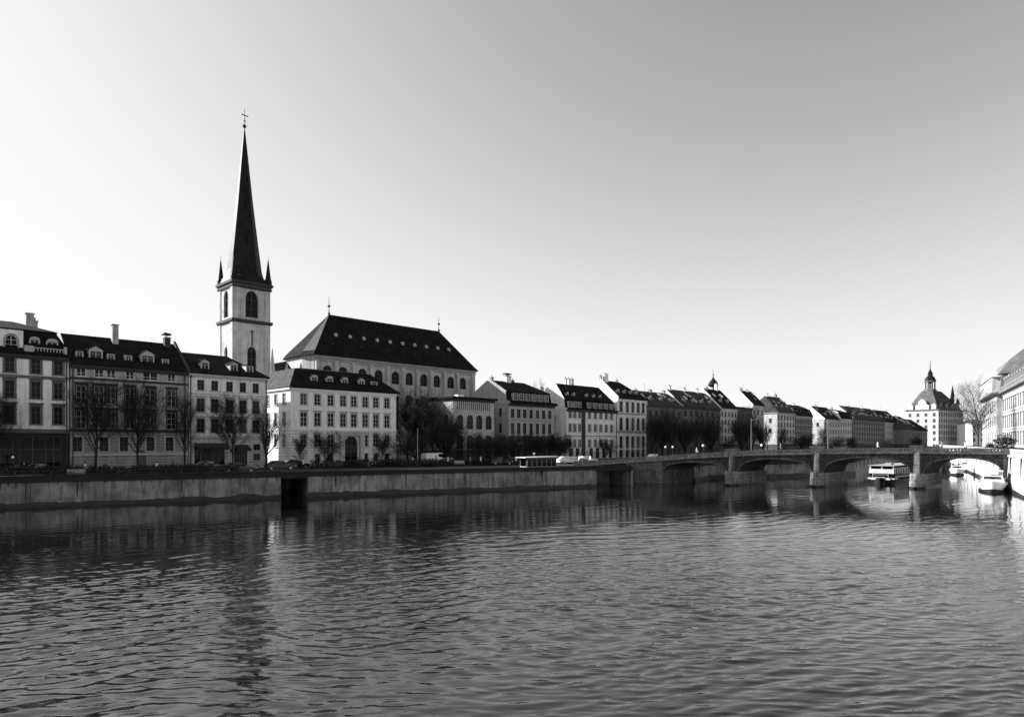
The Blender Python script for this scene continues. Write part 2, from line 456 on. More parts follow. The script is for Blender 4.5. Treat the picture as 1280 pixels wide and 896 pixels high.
# corner house at the left edge
fr, W = frame_house(-72, 86); ref = 45
H = fr.z(ref, 444)
dk = dict(trim=M['trims'], frame=M['framed'])
cols = [-58, -24, 12, 45, 73]
hs = grid(fr, cols, [(449, 467, dict(style='heavy')), (477, 498, dict(style='heavy')), (508, 530, dict(style='heavy'))], ref, .98, **dk)
z0 = fr.z(ref, 579)
for c, w in ((-50, 2.6), (0, 2.6), (41, 2.7), (67, 1.6)):
    hs.append(dict(x=fr.x(c), z=.12, w=w, h=fr.z(ref, 546), style='none', arch=.9, pane=0, **dk))
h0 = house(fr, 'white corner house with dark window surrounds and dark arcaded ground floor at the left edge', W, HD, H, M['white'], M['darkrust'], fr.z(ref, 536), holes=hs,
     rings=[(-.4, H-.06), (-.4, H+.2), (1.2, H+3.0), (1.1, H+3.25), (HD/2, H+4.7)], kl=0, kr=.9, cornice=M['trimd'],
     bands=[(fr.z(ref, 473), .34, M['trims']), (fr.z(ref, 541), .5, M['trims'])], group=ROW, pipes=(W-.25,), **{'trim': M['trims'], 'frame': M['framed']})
chimney(h0, fr.x(47), 5.4, H+4.3, .85, .7, 1.6, M['chim'], 0); chimney(h0, fr.x(54), 5.6, H+4.1, .6, .6, .9, M['chim'], 1)
# white attic gable with an arched window, and the roof terrace with its parapet
gb = MB(); xa, xb = fr.x(-14), fr.x(29)
wx = fr.x(14)
wall_plane(gb, (xa, -.05), 0, xb - xa, H, H+2.9, [(wx-xa-.62, wx-xa+.62, H+.5, H+2.3, 1.2)])
gb.poly([(xb,-.05,H),(xb,1.4,H),(xb,1.4,H+2.9),(xb,-.05,H+2.9)]); gb.poly([(xa,-.05,H),(xa,-.05,H+2.9),(xa,1.4,H+2.9),(xa,1.4,H)]); gb.poly([(xa,-.05,H+2.9),(xb,-.05,H+2.9),(xb,1.4,H+2.9),(xa,1.4,H+2.9)])
gb.build('attic_gable', M['white'], h0)
add_window(h0, (0, -.05), 0, wx, H+.5, 1.24, 1.8, 'plain', 1.2, M['trimg'], M['frame'])
tb = MB(); x0, x1 = xb + .1, W - .3
tb.box(x0, x1, -.25, -.1, H+.02, H+.35)
for k in range(14):
    x = x0 + (x1 - x0) * k / 13.0; tb.box(x-.05, x+.05, -.22, -.14, H+.35, H+.85)
tb.box(x0, x1, -.28, -.08, H+.85, H+.97); tb.box(x1-.25, x1+.05, -.3, .3, H+.0, H+1.3); tb.box(x0, x0+.9, -.3, -.06, H+.36, H+1.12)
tb.build('roof_balustrade', M['trimm'], h0)
add_dormer(h0, fr.x(44), .35, H+.75, 1.1, 1.3, 1.4, 'arch', M['trimm'], M['roof']); add_dormer(h0, fr.x(66), .35, H+.75, 1.3, 1.2, 1.4, 'arch', M['trimm'], M['roof'])

# grey house
fr, W = frame_house(87.5, 235); ref = 150
H = fr.z(ref, 459)
cols = [101.5, 124, 139, 162.5, 188, 214.5]
hs = grid(fr, cols, [(461.5, 473, dict(style='none')), (484, 506, dict(style='hood', trim=M['trimd'])), (514, 536, dict(style='hood', trim=M['trimd']))], ref, 1.15)
for q in hs[:6]: q['frame'] = M['trimw']; q['style'] = 'plain'; q['w'] = 1.05; q['pane'] = 1
hs[4]['w'] = 1.9
for k, c in enumerate([97, 130, 155, 188, 212]):
    hs.append(dict(x=fr.x(c), z=fr.z(ref, 564), w=1.05, h=fr.z(ref, 546) - fr.z(ref, 564), style='plain', trim=M['trimm'], frame=M['framed'], pane=0))
hs.append(dict(x=fr.x(177), z=.1, w=1.2, h=2.9, kind='door'))
ga = house(fr, 'grey rendered house with dormers in a long dark roof behind two bare trees', W, HD, H, M['grey'], M['greyrust'], fr.z(ref, 540), holes=hs,
     rings=[(-.4, H-.06), (-.4, H+.15), (HD/2, H+4.6)], cornice=M['trimd'], bands=[(fr.z(ref, 477), .28, M['trimd']), (fr.z(ref, 540), .42, M['trimd']), (fr.z(ref, 569), .3, M['trimm'])], group=ROW, pipes=(.3, W-.45), trim=M['trimm'])
for px, w, hh, st in ((101.5, .9, .9, 'flat'), (122, 1.6, 1.15, 'ped'), (141, .9, .9, 'flat'), (163, .9, .9, 'flat'), (187, 1.7, 1.15, 'ped'), (209.5, .9, .8, 'flat')):
    add_dormer(ga, fr.x(px), .85, H+.95, w, hh, 1.6, st, M['trimm'], M['roof'])
chimney(ga, fr.x(146)+.9, 4.6, H+4.0, .75, .75, 2.3, M['chim'], 0); chimney(ga, W-1.3, 5.0, H+4.0, .8, .9, 1.3, M['trimd'], 0, True)
vb = MB(); vb.hexa([(W-.22,-.45,H-.1),(W+.1,-.45,H-.1),(W+.1,HD/2,H+4.6),(W-.22,HD/2,H+4.6),(W-.22,-.45,H+.45),(W+.1,-.45,H+.45),(W+.1,HD/2,H+5.05),(W-.22,HD/2,H+5.05)])
vb.build('gable_coping', M['trimd'], ga)

# cream house with shop
fr, W = frame_house(236, 334); ref = 287
H = fr.z(ref, 469.5)
cols = [251, 268.5, 287, 303.7, 319.8]
hs = grid(fr, cols, [(477, 489.5, dict(style='none', w=1.0)), (499.5, 516, dict(style='hood')), (524, 541, dict(style='hood'))], ref, 1.12, trim=M['trimm'], frame=M['framed'])
hs.append(dict(x=(fr.x(243)+fr.x(281))/2, z=.1, w=fr.x(281)-fr.x(243), h=fr.z(ref, 554), kind='shop'))
hs.append(dict(x=fr.x(301), z=.1, w=2.0, h=fr.z(ref, 556), kind='shop'))
for zt, zb in ((555, 563), (567, 576)):
    hs.append(dict(x=fr.x(321), z=fr.z(ref, zb), w=1.1, h=fr.z(ref, zt)-fr.z(ref, zb), style='plain', trim=M['trimm'], frame=M['framed']))
cb_ = house(fr, 'cream house with a shop awning and three dormers, beside the church tower', W, HD, H, M['cream'], M['creamrust'], fr.z(ref, 546), holes=hs,
     rings=[(-.4, H-.06), (-.4, H+.15), (HD/2, H+3.6)], kl=0, kr=.75, cornice=M['trimm'], bands=[(fr.z(ref, 547), .3, M['trimm']), (fr.z(ref, 494.5), .16, M['trimm'])], group=ROW, pipes=(.25, W-.2), trim=M['trimm'])
for px, st in ((259, 'ped'), (295, 'ped'), (315, 'flat')):
    add_dormer(cb_, fr.x(px), .8, H+.7, 1.15, 1.15, 1.6, st, M['trimm'], M['roof'])

# white palace with portal
fr, W = frame_house(363, 495); ref = 429
H = fr.z(ref, 488); PD = 14.0
cols = [379.8, 397, 413.5, 429.1, 442.5, 456.8, 470.1, 483.8]
hs = grid(fr, cols, [(494.5, 508, dict(style='plain')), (517, 533.5, dict(style='hood')), (543, 558.5, dict(style='ped', cols=[379.8, 397, 413.5, 456.8, 470.1, 483.8]))], ref, 1.15, trim=M['trimm'], frame=M['frame'])
for c in (397, 413.5, 456.8, 470.1, 483.8): hs.append(dict(x=fr.x(c), z=.7, w=1.0, h=1.4, style='plain', trim=M['trimm'], frame=M['framed'], pane=0))
hs.append(dict(x=fr.x(439), z=.1, w=2.5, h=fr.z(ref, 545.5), style='none', arch=1, pane=0, frame=M['framed']))
sd = []
for x in (PD-2.2, PD-5.2, PD-8.2):
    for a, b in ((494.5, 508), (517, 533.5), (543, 558.5)): sd.append(dict(x=x, z=fr.z(ref, b), w=1.1, h=fr.z(ref, a)-fr.z(ref, b), style='plain', trim=M['trimm'], frame=M['frame']))
wp = house(fr, 'white palace-like house with an arched portal and five dormers in front of the church', W, PD, H, M['white'], M['whiterust'], fr.z(ref, 537.5), holes=hs, side=sd,
     rings=[(-.5, H-.06), (-.5, H+.2), (3.0, H+3.5), (PD/2, H+4.1)], kl=.75, kr=1.2, hipm=M['roof2'], group=ROW, cornice=M['trimw'], bands=[(fr.z(ref, 537.5), .3, M['trimw']), (fr.z(ref, 511.5), .15, M['trimw'])])  # left hip in lighter tiles, imitating its sunlit patches
pb = MB(); x = fr.x(439); zt = fr.z(ref, 545.5)
for sx in (-1, 1):
    pb.box(x+sx*1.95-.42, x+sx*1.95+.42, -.55, -.003, 0, zt+.25); pb.box(x+sx*1.95-.5, x+sx*1.95+.5, -.62, -.003, 0, .7)
pb.box(x-2.9, x+2.9, -.62, -.004, zt+.26, zt+.7); pb.box(x-3.1, x+3.1, -.85, -.005, zt+.7, zt+.95)
pb.box(x-2.4, x+2.4, -.35, -.006, zt+.03, zt+.255)
pb.build('portal_surround', M['trimm'], wp)
for px, st in ((395.7, 'arch'), (415, 'arch'), (434, 'arch'), (455, 'ped'), (471, 'flat')):
    add_dormer(wp, fr.x(px), .75, H+.75, 1.25, 1.3, 1.6, st, M['trimm'], M['roof'])
# arcaded library
fr, W = frame_house(566, 617.5); ref = 590
H = fr.z(ref, 499)
cols = [575, 587.5, 599, 610.8]
hs = grid(fr, cols, [(518.5, 536.5, dict(arch=1, style='plain')), (543.5, 561, dict(arch=1, style='none'))], ref, 1.75, trim=M['trimm'], frame=M['framed'])
hs += [dict(x=fr.x(c), z=.4, w=1.4, h=2.0, style='plain', trim=M['trimd'], frame=M['framed']) for c in cols]
ad = house(fr, 'flat-roofed stone building with arched windows and a frieze under its cornice', W, 12, H, M['mid'], M['dark'], fr.z(ref, 563), holes=hs, group=ROW, name='arcaded_building',
     rings=[(-.6, H-.06), (-.6, H+.35), (1.0, H+.5)], kl=1, kr=1, cornice=M['trimd'], bands=[(fr.z(ref, 540), .3, M['trimm'])], trim=M['trimm'],
     side=[dict(x=10, z=fr.z(ref, 536.5), w=1.5, h=3, arch=1, style='plain', frame=M['framed']), dict(x=6.5, z=fr.z(ref, 536.5), w=1.5, h=3, arch=1, style='plain', frame=M['framed'])])
fb = MB(); za, zb = fr.z(ref, 513.5), fr.z(ref, 502); xa, xb = fr.x(571.5), fr.x(613.5)
fb.box(xa, xb, -.03, -.002, za, zb, 1); fb.box(xa, xb, -.13, -.031, za-.15, za+.1, 0); fb.box(xa, xb, -.13, -.031, zb-.1, zb+.12, 0)
for k in range(17):
    x = xa + (xb-xa)*(k+.5)/17; fb.box(x-.13, x+.13, -.12, -.032, za+.1, zb-.1, 0)
fb.build('frieze', [M['trimm'], M['trimd']], ad)
kb = MB(); kb.box(3.0, 4.6, 2, 3.6, H+.4, H+1.0); kb.build('skylight_lit_patch', M['trimw'], ad)

# mansard house (grey)
fr, W = frame_house(635.5, 693); ref = 663
H = fr.z(ref, 505.5)
cols = [640.7, 648.4, 655.8, 663.8, 671.8, 679.5, 687]
hs = grid(fr, cols, [(512, 523, dict(style='plain')), (529, 543, dict(style='plain'))], ref, 1.15, trim=M['trimm'], frame=M['framed'])
hs += [dict(x=fr.x(c), z=z, w=1.1, h=2.0, style='none', frame=M['framed']) for c in cols for z in (.8, 4.0)]
em = house(fr, 'grey mansard-roofed house with a row of six attic windows behind low trees', W, 12, H, M['grey'], M['dark'], fr.z(ref, 547), holes=hs, group=ROW,
     rings=[(-.6, H-.06), (-.6, H+.5), (.5, H+.7), (.8, H+2.5), (.55, H+2.7), (5.2, H+5.3), (6.0, H+5.3)], kl=0, kr=.9, cornice=M['trimd'],
     bands=[(fr.z(ref, 526), .25, M['trimg']), (fr.z(ref, 547.5), .4, M['trimd'])], trim=M['trimm'], gable=M['grey'],
     side=[dict(x=9.5, z=fr.z(ref, 521), w=1, h=1.8, style='plain', frame=M['framed']), dict(x=9.5, z=fr.z(ref, 541), w=1, h=2.0, style='plain', frame=M['framed']), dict(x=6.5, z=fr.z(ref, 521), w=1, h=1.8, style='plain', frame=M['framed'])])
for c in (644.5, 652, 660, 668, 676, 683.5):
    add_dormer(em, fr.x(c), -.02, H+.75, 1.25, 1.6, 1.0, 'flat', M['trimm'], M['roof'])
chimney(em, fr.x(655), 5.2, H+4.9, 1.5, .9, 1.5, M['trimw'], 2, True); chimney(em, .5, 5.8, H+5.0, .6, .6, .9, M['trimg'], 1)
chimney(em, fr.x(666), 6.5, H+4.6, .7, .7, 1.2, M['trimd'], 1)

fr, W = frame_house(693.6, 707.5, 3.5); H = fr.z(700, 521)
house(fr, 'small pale wing with a rounded roof in the gap beside the gabled house', W, 8, H, M['mid'], name='side_wing', holes=[dict(x=W*.5, z=H-3.6, w=1.2, h=1.9, style='plain', frame=M['framed'])], rings=[(-.1, H-.05), (-.1, H+.1), (1.0, H+1.0), (2.4, H+1.5)], kl=.3, kr=.3, cornice=M['trimg'], trim=M['trimg'], roofm=M['roofp'])
# white gabled house with two facades
fr, W = frame_house(708, 771); ref = 745
H = fr.z(ref, 513)
c1, c2 = [712.8, 718.5, 724.8], [737, 744.3, 751, 758, 764.6]
hs = grid(fr, c1 + c2, [(515.5, 523.5), (530.5, 540), (549.5, 559)], ref, 1.15, style='plain', trim=M['trimm'], frame=M['frame'])
for c in (714, 722, 739, 747, 755, 763): hs.append(dict(x=fr.x(c), z=.2, w=1.4, h=2.5, style='none', frame=M['framed'], pane=0))
wf = house(fr, 'pale house with sunlit white gable, many dormers and a dark seam down its front', W, 9, H, M['cream'], M['creamrust'], fr.z(ref, 563.5), holes=hs, group=ROW,
     rings=[(-.4, H-.06), (-.4, H+.2), (.3, H+.35), (.7, H+2.2), (.5, H+2.35), (3.3, H+6.2), (4.5, H+6.4)], kl=0, kr=1.0, cornice=M['trimd'], bands=[(fr.z(ref, 545.5), .25, M['trimg'])], trim=M['trimm'], gable=M['white'], pipes=(fr.x(728), fr.x(730.5), W-.3))
sb = MB(); sb.box(fr.x(728)-.35, fr.x(731)+.1, -.14, -.004, .0, H-.6); sb.build('seam_pilaster', M['trimd'], wf)
for c in c1 + c2[:]:
    add_dormer(wf, fr.x(c), -.02, H+.45, 1.2, 1.45, .8, 'flat', M['trimm'], M['roof'])
for c in (714, 722, 738, 747, 755):
    add_dormer(wf, fr.x(c), 1.2, H+2.95, .95, .95, 1.4, 'arch', M['trimm'], M['roof'])
for c, m in ((722, 'trimw'), (726, 'trimw'), (730, 'trimg')): chimney(wf, fr.x(c), 3.8, H+5.9, .6, .6, 1.7, M[m], 1)
chimney(wf, .6, 8.3, H+2.2, .6, .6, 3.2, M['trimw'], 1)

# tall white house
fr, W = frame_house(771.5, 808); ref = 790
H = fr.z(ref, 499.5)
cols = [776.3, 784.2, 791, 797.7, 804]
hs = grid(fr, cols, [(503, 515.5, dict(style='plain')), (522, 538, dict(style='plain', arch=1)), (545, 560, dict(style='plain', arch=.4))], ref, 1.3, trim=M['trimm'], frame=M['framed'])
for c in cols: hs.append(dict(x=fr.x(c), z=.2, w=1.5, h=2.0, style='none', frame=M['framed'], pane=0))
tg = house(fr, 'tall pale house with long arched windows and four dormers by the bridge end', W, 10.5, H, M['cream'], M['creamrust'], fr.z(ref, 563), holes=hs, group=ROW,
     rings=[(-.5, H-.06), (-.5, H+.25), (5.0, H+5.0), (5.25, H+5.1)], kl=0, kr=1.1, cornice=M['trimw'], bands=[(fr.z(ref, 518.3), .35, M['trimg']), (fr.z(ref, 541), .6, M['trimg'])], trim=M['trimm'], gable=M['white'])
for c in (777, 785, 793, 800): add_dormer(tg, fr.x(c), 1.1, H+1.0, 1.1, 1.35, 1.7, 'arch', M['trimm'], M['roof'])
chimney(tg, fr.x(776), 4.9, H+4.9, 1.3, .8, 1.7, M['trimw'], 2); chimney(tg, .4, 5.6, H+4.8, .5, .5, 1.4, M['trimg'], 1); chimney(tg, fr.x(791), 5.2, H+4.8, .5, .5, .6, M['trimg'], 1)
cg = MB(); cg.hexa([(-.35,-.55,H-.2),(.02,-.55,H-.2),(.02,5.2,H+5.0),(-.35,5.2,H+5.0),(-.35,-.55,H+.5),(.02,-.55,H+.5),(.02,5.2,H+5.6),(-.35,5.2,H+5.6)])
cg.build('gable_coping', M['trimw'], tg)

# ------------------------------------------------------------------ far houses of the row
def far_house(px0, px1, py, label, wm, ncol, floors, ridge, ri, D=11, kl=0, kr=0, off=0, dorm=0, mansard=False, gable='white', chims=((.3, .9),), style='plain', trim='trimm', roofm='roof', w=1.05, winh=1.75, base=3.9, flat=False, sidewin=()):
    fr, W = frame_house(px0, px1, off)
    H = fr.z(px0, py)
    rg = None
    if flat: rg = [(-.3, H-.06), (-.3, H+.25), (.6, H+.4)]; kl = kr = 1
    elif mansard: rg = [(-.4, H-.06), (-.4, H+.2), (.9, H+2.7), (.8, H+2.85), (min(ri, D/2), H+ridge)]
    else: rg = [(-.4, H-.06), (-.4, H+.2), (min(ri, D/2), H+ridge)] + ([(D/2, H+ridge+.1)] if ri < D/2 else [])
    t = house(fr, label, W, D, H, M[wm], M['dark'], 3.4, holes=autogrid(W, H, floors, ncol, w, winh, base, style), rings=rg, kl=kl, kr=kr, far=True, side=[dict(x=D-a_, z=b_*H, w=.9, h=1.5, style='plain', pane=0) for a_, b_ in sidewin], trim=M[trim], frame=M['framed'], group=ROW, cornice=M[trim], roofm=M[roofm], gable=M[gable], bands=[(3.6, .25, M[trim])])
    for k in range(dorm):
        add_dormer(t, W*(k+.7)/(dorm+.4), .5 if mansard else ri*.25, H+(.5 if mansard else ridge*.25), 1.2, 1.4, 1.6, random.choice(('flat', 'arch', 'ped')), M['trimm'], M['roof'])
    if not flat and ri and not mansard:
        for k in range(max(2, int(W/3.2))):
            f = random.uniform(.3, .8); xx = random.uniform(W*kl*.5+1.2, W-1.2-W*kr*.3); w_ = random.uniform(.5, 1.1)
            hb = MB(); hb.hexa([(-w_/2,-.5,-.35),(w_/2,-.5,-.35),(w_/2,.5,.45),(-w_/2,.5,.45),(-w_/2,-.5,.0),(w_/2,-.5,.0),(w_/2,.5,.75),(-w_/2,.5,.75)])
            hb.build('skylight_lit_patch', random.choice((M['trimw'], M['trimm'], M['trimg'])), t, (xx, ri*f, H+.2+(ridge-.2)*f))  # pale boxes as roof clutter, their tone standing in for lit patches
        hb = MB(); hb.tube((0,0,-.5), (0,0,2.2), .04, .03, 4); hb.tube((-.6,0,1.7), (.6,0,1.7), .025, .025, 4); hb.tube((-.4,0,2.0), (.4,0,2.0), .025, .025, 4)
        hb.build('antenna', M['iron'], t, (W*random.uniform(.3, .8), min(ri, D/2), H+ridge))
    for q, hh in chims:
        chimney(t, max(.4, W*q), min(ri, D/2), H+ridge-.3, .9, .8, hh, random.choice((M['chim'], M['trimg'], M['trimw'])), random.choice((1, 2)))
    return t, fr, W, H
far_house(808.8, 852.5, 505.5, 'dark house with a small white side gable next to the tall pale house', 'darkg', 6, 4, 4.2, 5, dorm=3, trim='trimd', chims=((.1, .5), (.5, .8), (.9, 1.0)), roofm='roof2')
far_house(853, 900, 508.5, 'dark grey house with a wide patched roof left of the onion dome', 'darkg', 7, 5, 5.6, 5.5, dorm=4, trim='trimd', chims=((.08, 1.2), (.45, .9), (.8, 1.1)), roofm='roof2')
far_house(900.5, 921.5, 510, 'pale narrow house with a tall sunlit gable under the onion dome', 'mid', 5, 5, 6.6, 6.0, D=13, dorm=2, chims=((.2, .6), (.75, 2.2)))
far_house(922, 940, 509.5, 'low flat-topped dark house between two white gables', 'dark', 4, 4, .3, 3, flat=True, trim='trimd', chims=())
far_house(940.5, 955, 506.5, 'narrow house with a bright white pointed gable in the far row', 'mid', 3, 5, 5.4, 4.6, D=9.2, chims=((.1, .9), (.6, .5)))
t_, fr_, W_, H_ = far_house(971.5, 993.5, 515, 'pale house with a white end wall and a hipped sunlit roof', 'mid', 6, 5, 6.4, 6.0, D=12, kl=.55, kr=0, dorm=3, chims=((.3, 1.0), (.8, 1.2)), roofm='roof2', trim='trimg', sidewin=((2.5, .75), (5.5, .75), (2.5, .5)))
far_house(994, 1015.5, 519.5, 'dark-fronted house with white balcony rows in the far row', 'dark', 7, 5, 4.8, 5.5, mansard=True, dorm=4, style='hood', trim='trimm', chims=((.2, .8), (.7, .8)))
far_house(1030, 1049.5, 523.5, 'grey house with a white end wall and steep dark roof behind the bridge lamp', 'mid', 6, 4, 5.6, 5.5, kl=0, kr=0, dorm=2, trim='trimg', chims=((.3, .7),), gable='white', sidewin=((2.5, .78), (5.2, .78)))
far_house(1050, 1065, 523, 'grey house with pale dormers and a low roof beside the broad dark house', 'mid', 5, 4, 4.4, 5.5, mansard=True, dorm=2, trim='trimm', chims=((.4, 1.0),))
far_house(1066.5, 1105.5, 523, 'broad dark-fronted house with light patches on its long roof', 'grey2', 13, 5, 6.2, 6.5, D=14, dorm=5, trim='trimd', chims=((.3, .5), (.7, 1.2)), gable='white', roofm='roof2')
far_house(1106, 1124.5, 527.5, 'small grey house beyond the broad dark house, with a pale gable', 'mid', 7, 4, 6.5, 6.0, D=12, dorm=2, trim='trimm', chims=((.2, .5),))
far_house(1125, 1141, 529.5, 'last house of the left bank row, with a low pale front', 'mid', 6, 4, 4.5, 5.5, dorm=1, trim='trimm', chims=((.5, .5),), kr=.7)
far_house(1141.5, 1159, 537, 'low dark house added in front of the domed palace, its roof sloped like the diagonal shade there', 'grey2', 6, 3, 5.6, 5, off=-9, trim='trimd', chims=(), kr=2.2, base=3.4, gable='dark')  # added house; its dark slope stands in for the diagonal shade on the palace
# onion-domed turret behind the roofs
x, y, _ = at(891.5, 222)
t = thing('onion_dome_turret', 'small turret with an onion-shaped dome rising above the far roofs', 'turret', (x, y, 14.0))
mb = MB(); mb.lathe([(1.0, 0), (1.0, 8.6), (1.35, 8.8), (1.35, 9.1), (.62, 9.2), (.62, 11.6), (.9, 11.8)], 8); mb.build('turret_wall', M['trimg'], t)
mb = MB(); mb.lathe([(.9, 11.8), (1.75, 12.2), (1.6, 12.9), (1.25, 13.6), (.6, 14.3), (.22, 14.9), (.16, 15.4)], 12); mb.build('onion_dome', M['copper'], t, smooth=True)
mb = MB(); mb.tube((0,0,15.3), (0,0,17.6), .10, .05, 6); mb.lathe([(.05, 15.6), (.32, 15.9), (.05, 16.2)], 8); mb.build('finial', M['iron'], t)

# ------------------------------------------------------------------ church
CO = 25.0
fr = frontage(393, CO)
CW = fr.x(594); CD = 12.6
H = fr.z(393, 443)
t = thing('church', 'big stone church nave with a steep dark hipped roof and two finials', 'church', fr.loc(), fr.rz)
cols = [409.5, 429, 453.5, 473.5, 494.5, 511.5, 530, 546, 563.5, 578.5]
mb = MB(); holes = []; low = []
for c in cols:
    x = fr.x(c); zc = fr.z(c, 443 + (c-393)*.0975 + 17.0)
    holes.append((x-1.1, x+1.1, H-4.9, H-2.0, 1)); low.append((x-1.1, x+1.1, H-15.5, H-7.2, 1))
wall_plane(mb, (0, 0), 0, CW, 0, H, holes + low, depth=.5)
# three-sided apse at the left end and a plain right end
ap = [(0, 0), (-.9, 3.6), (-.6, CD-1.0), (0, CD)]
for a, b in zip(ap, ap[1:]): mb.poly([(b[0],b[1],0), (a[0],a[1],0), (a[0],a[1],H), (b[0],b[1],H)])
mb.poly([(CW,0,0), (CW,CD,0), (CW,CD,H), (CW,0,H)]); mb.poly([(0,CD,0), (0,CD,H), (CW,CD,H), (CW,CD,0)])
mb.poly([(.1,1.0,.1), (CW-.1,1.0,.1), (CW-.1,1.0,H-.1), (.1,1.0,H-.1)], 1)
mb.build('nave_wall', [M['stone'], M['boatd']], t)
for hx in holes + low:
    x0, x1, z0, z1, _ = hx
    add_window(t, (0, .2), 0, (x0+x1)/2, z0, x1-x0, z1-z0, 'none', 1, M['trimg'], M['framed'], 0)
bx = sorted([ (fr.x(a)+fr.x(b))/2 for a, b in zip(cols, cols[1:])] + [.5, CW-1.0])
for x in bx:
    b = MB(); b.box(x-.42, x+.42, -.7, -.004, 0, H-1.6); b.hexa([(x-.42,-.7,H-1.6),(x+.42,-.7,H-1.6),(x+.42,-.005,H-1.6),(x-.42,-.005,H-1.6),(x-.42,-.2,H-.9),(x+.42,-.2,H-.9),(x+.42,-.005,H-.9),(x-.42,-.005,H-.9)])
    b.build('buttress', M['stone'], t)
b = MB(); b.box(-.1, CW+.1, -.45, -.006, H-.55, H-.05); b.box(-.05, CW+.05, -.25, -.007, H-1.1, H-.84); b.build('cornice', M['trimg'], t)
# roof
rb = MB(); RZ = 10.1; ov = .7
xl, xr = 6.9, CW-6.8
e = [(-.5, -ov), (CW+ov, -ov), (CW+ov, CD+ov), (-.5, CD+ov), (-1.3, CD-1.0), (-1.6, 3.6)]
lo = [rb.vert((x, y, H-.05)) for x, y in e]
f2 = [(.2, .1), (CW-.2, .1), (CW-.2, CD-.1), (.2, CD-.1), (-.5, CD-1.0), (-.8, 3.5)]
mi = [rb.vert((x, y, H+1.0)) for x, y in f2]
tl = rb.vert((xl, CD/2, H+RZ)); tr = rb.vert((xr, CD/2, H+RZ))
for k in range(6): rb.face((lo[k], lo[(k+1) % 6], mi[(k+1) % 6], mi[k]))
rb.face(lo[::-1]); rb.face((mi[0], mi[1], tr, tl)); rb.face((mi[1], mi[2], tr)); rb.face((mi[2], mi[3], tl, tr))
rb.face((mi[3], mi[4], tl)); rb.face((mi[4], mi[5], tl)); rb.face((mi[5], mi[0], tl), 1)  # front left facet takes the paler slate, imitating a sunlit strip
rb.build('roof', [M['roof'], M['slate']], t)
for xx, hh in ((xl, 4.0), (xr, 3.6)):
    b = MB(); b.tube((xx, CD/2, H+RZ-.2), (xx, CD/2, H+RZ+hh), .11, .04, 6); b.lathe([(.06, H+RZ+1.5), (.38, H+RZ+1.85), (.06, H+RZ+2.2)], 8, xx, CD/2)
    b.lathe([(.3, H+RZ-.1), (.2, H+RZ+.5)], 8, xx, CD/2)
    b.build('finial', M['iron'], t)
db = MB(); db.prism([(-.3, 0), (.3, 0), (.36, .5), (0, .85), (-.36, .5)], 0, 1.0); dm = db.mesh('roof_hatch', [M['chim']])
for k in range(10):
    f = .42; x = 6.5 + k*(CW-13.0)/9.0
    link('roof_hatch', dm, t, (x, .3 + (CD/2-.3)*f - .35, H+1.0+(RZ-1.0)*f-.1))
for k in range(6):
    f = .2; x = 5 + k*(CW-9.0)/5.0
    hb = MB(); hb.prism([(-.4, 0), (.4, 0), (.3, .45), (-.3, .45)], 0, 1.0); hb.build('roof_vent', M['roof2'], t, (x, .3+(CD/2-.3)*f-.3, H+1.0+(RZ-1.0)*f-.1))
b = MB(); b.box(CW-1.9, CW-1.1, 4.5, 5.4, H+1.0, H+4.4); b.box(CW-2.0, CW-1.0, 4.4, 5.5, H+4.4, H+4.6); b.build('chimney', M['trimd'], t)

# ------------------------------------------------------------------ church tower
TO = 25.0
fr = frontage(291.5, TO)
TW = fr.x(337.5); TD = TW*.96
Ht = fr.z(291.5, 350); zb = fr.z(291.5, 399)
t = thing('church_tower', 'square pale stone bell tower with a tall dark needle spire and cross', 'church tower', fr.loc(), fr.rz)
mb = MB(); a = TW/2
zl = fr.z(300, 452)
hz = [(a-1.25, a+1.25, fr.z(313, 400)+.5, fr.z(313, 363), 1.5), (a-.9, a+.9, zl-3.5, fr.z(313, 433), 1.4)]
wall_plane(mb, (0, 0), 0, TW, 0, Ht, hz, depth=.55)
hy = [(TD/2-1.1, TD/2+1.1, hz[0][2], hz[0][3], 1.5), (TD/2-.8, TD/2+.8, hz[1][2], hz[1][3], 1.4)]
wall_plane(mb, (0, TD), -math.pi/2, TD, 0, Ht, hy, depth=.55)
mb.poly([(TW,0,0), (TW,TD,0), (TW,TD,Ht), (TW,0,Ht)]); mb.poly([(0,TD,0), (0,TD,Ht), (TW,TD,Ht), (TW,TD,0)]); mb.poly([(0,0,Ht), (TW,0,Ht), (TW,TD,Ht), (0,TD,Ht)])
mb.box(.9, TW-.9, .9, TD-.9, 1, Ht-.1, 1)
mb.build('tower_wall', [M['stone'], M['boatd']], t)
for k, hx in enumerate(hz): add_window(t, (0, .2), 0, (hx[0]+hx[1])/2, hx[2], hx[1]-hx[0], hx[3]-hx[2], 'plain' if k == 0 else 'none', hx[4], M['trimg'], M['framed'], 0)
for k, hx in enumerate(hy): add_window(t, (.2, TD), -math.pi/2, (hx[0]+hx[1])/2, hx[2], hx[1]-hx[0], hx[3]-hx[2], 'plain' if k == 0 else 'none', hx[4], M['trimg'], M['framed'], 0)
b = MB()
for sx in (0, TW-1.15): b.box(sx+.01, sx+1.14, -.16, -.003, 0, Ht-.9)
for sy in (0, TD-1.1): b.box(-.16, -.003, sy+.01, sy+1.09, 0, Ht-.9)
b.build('corner_pilaster', M['stone'], t)
for z, p, hh in ((zb-.2, .42, .45), (Ht-1.0, .3, .35), (Ht-.3, .48, .45)):
    b = MB(); b.box(-p, TW+p, -p, TD+p, z, z+hh); b.box(-p*.6, TW+p*.6, -p*.6, TD+p*.6, z-.2, z-.003)
    b.build('cornice', M['trimd'], t)
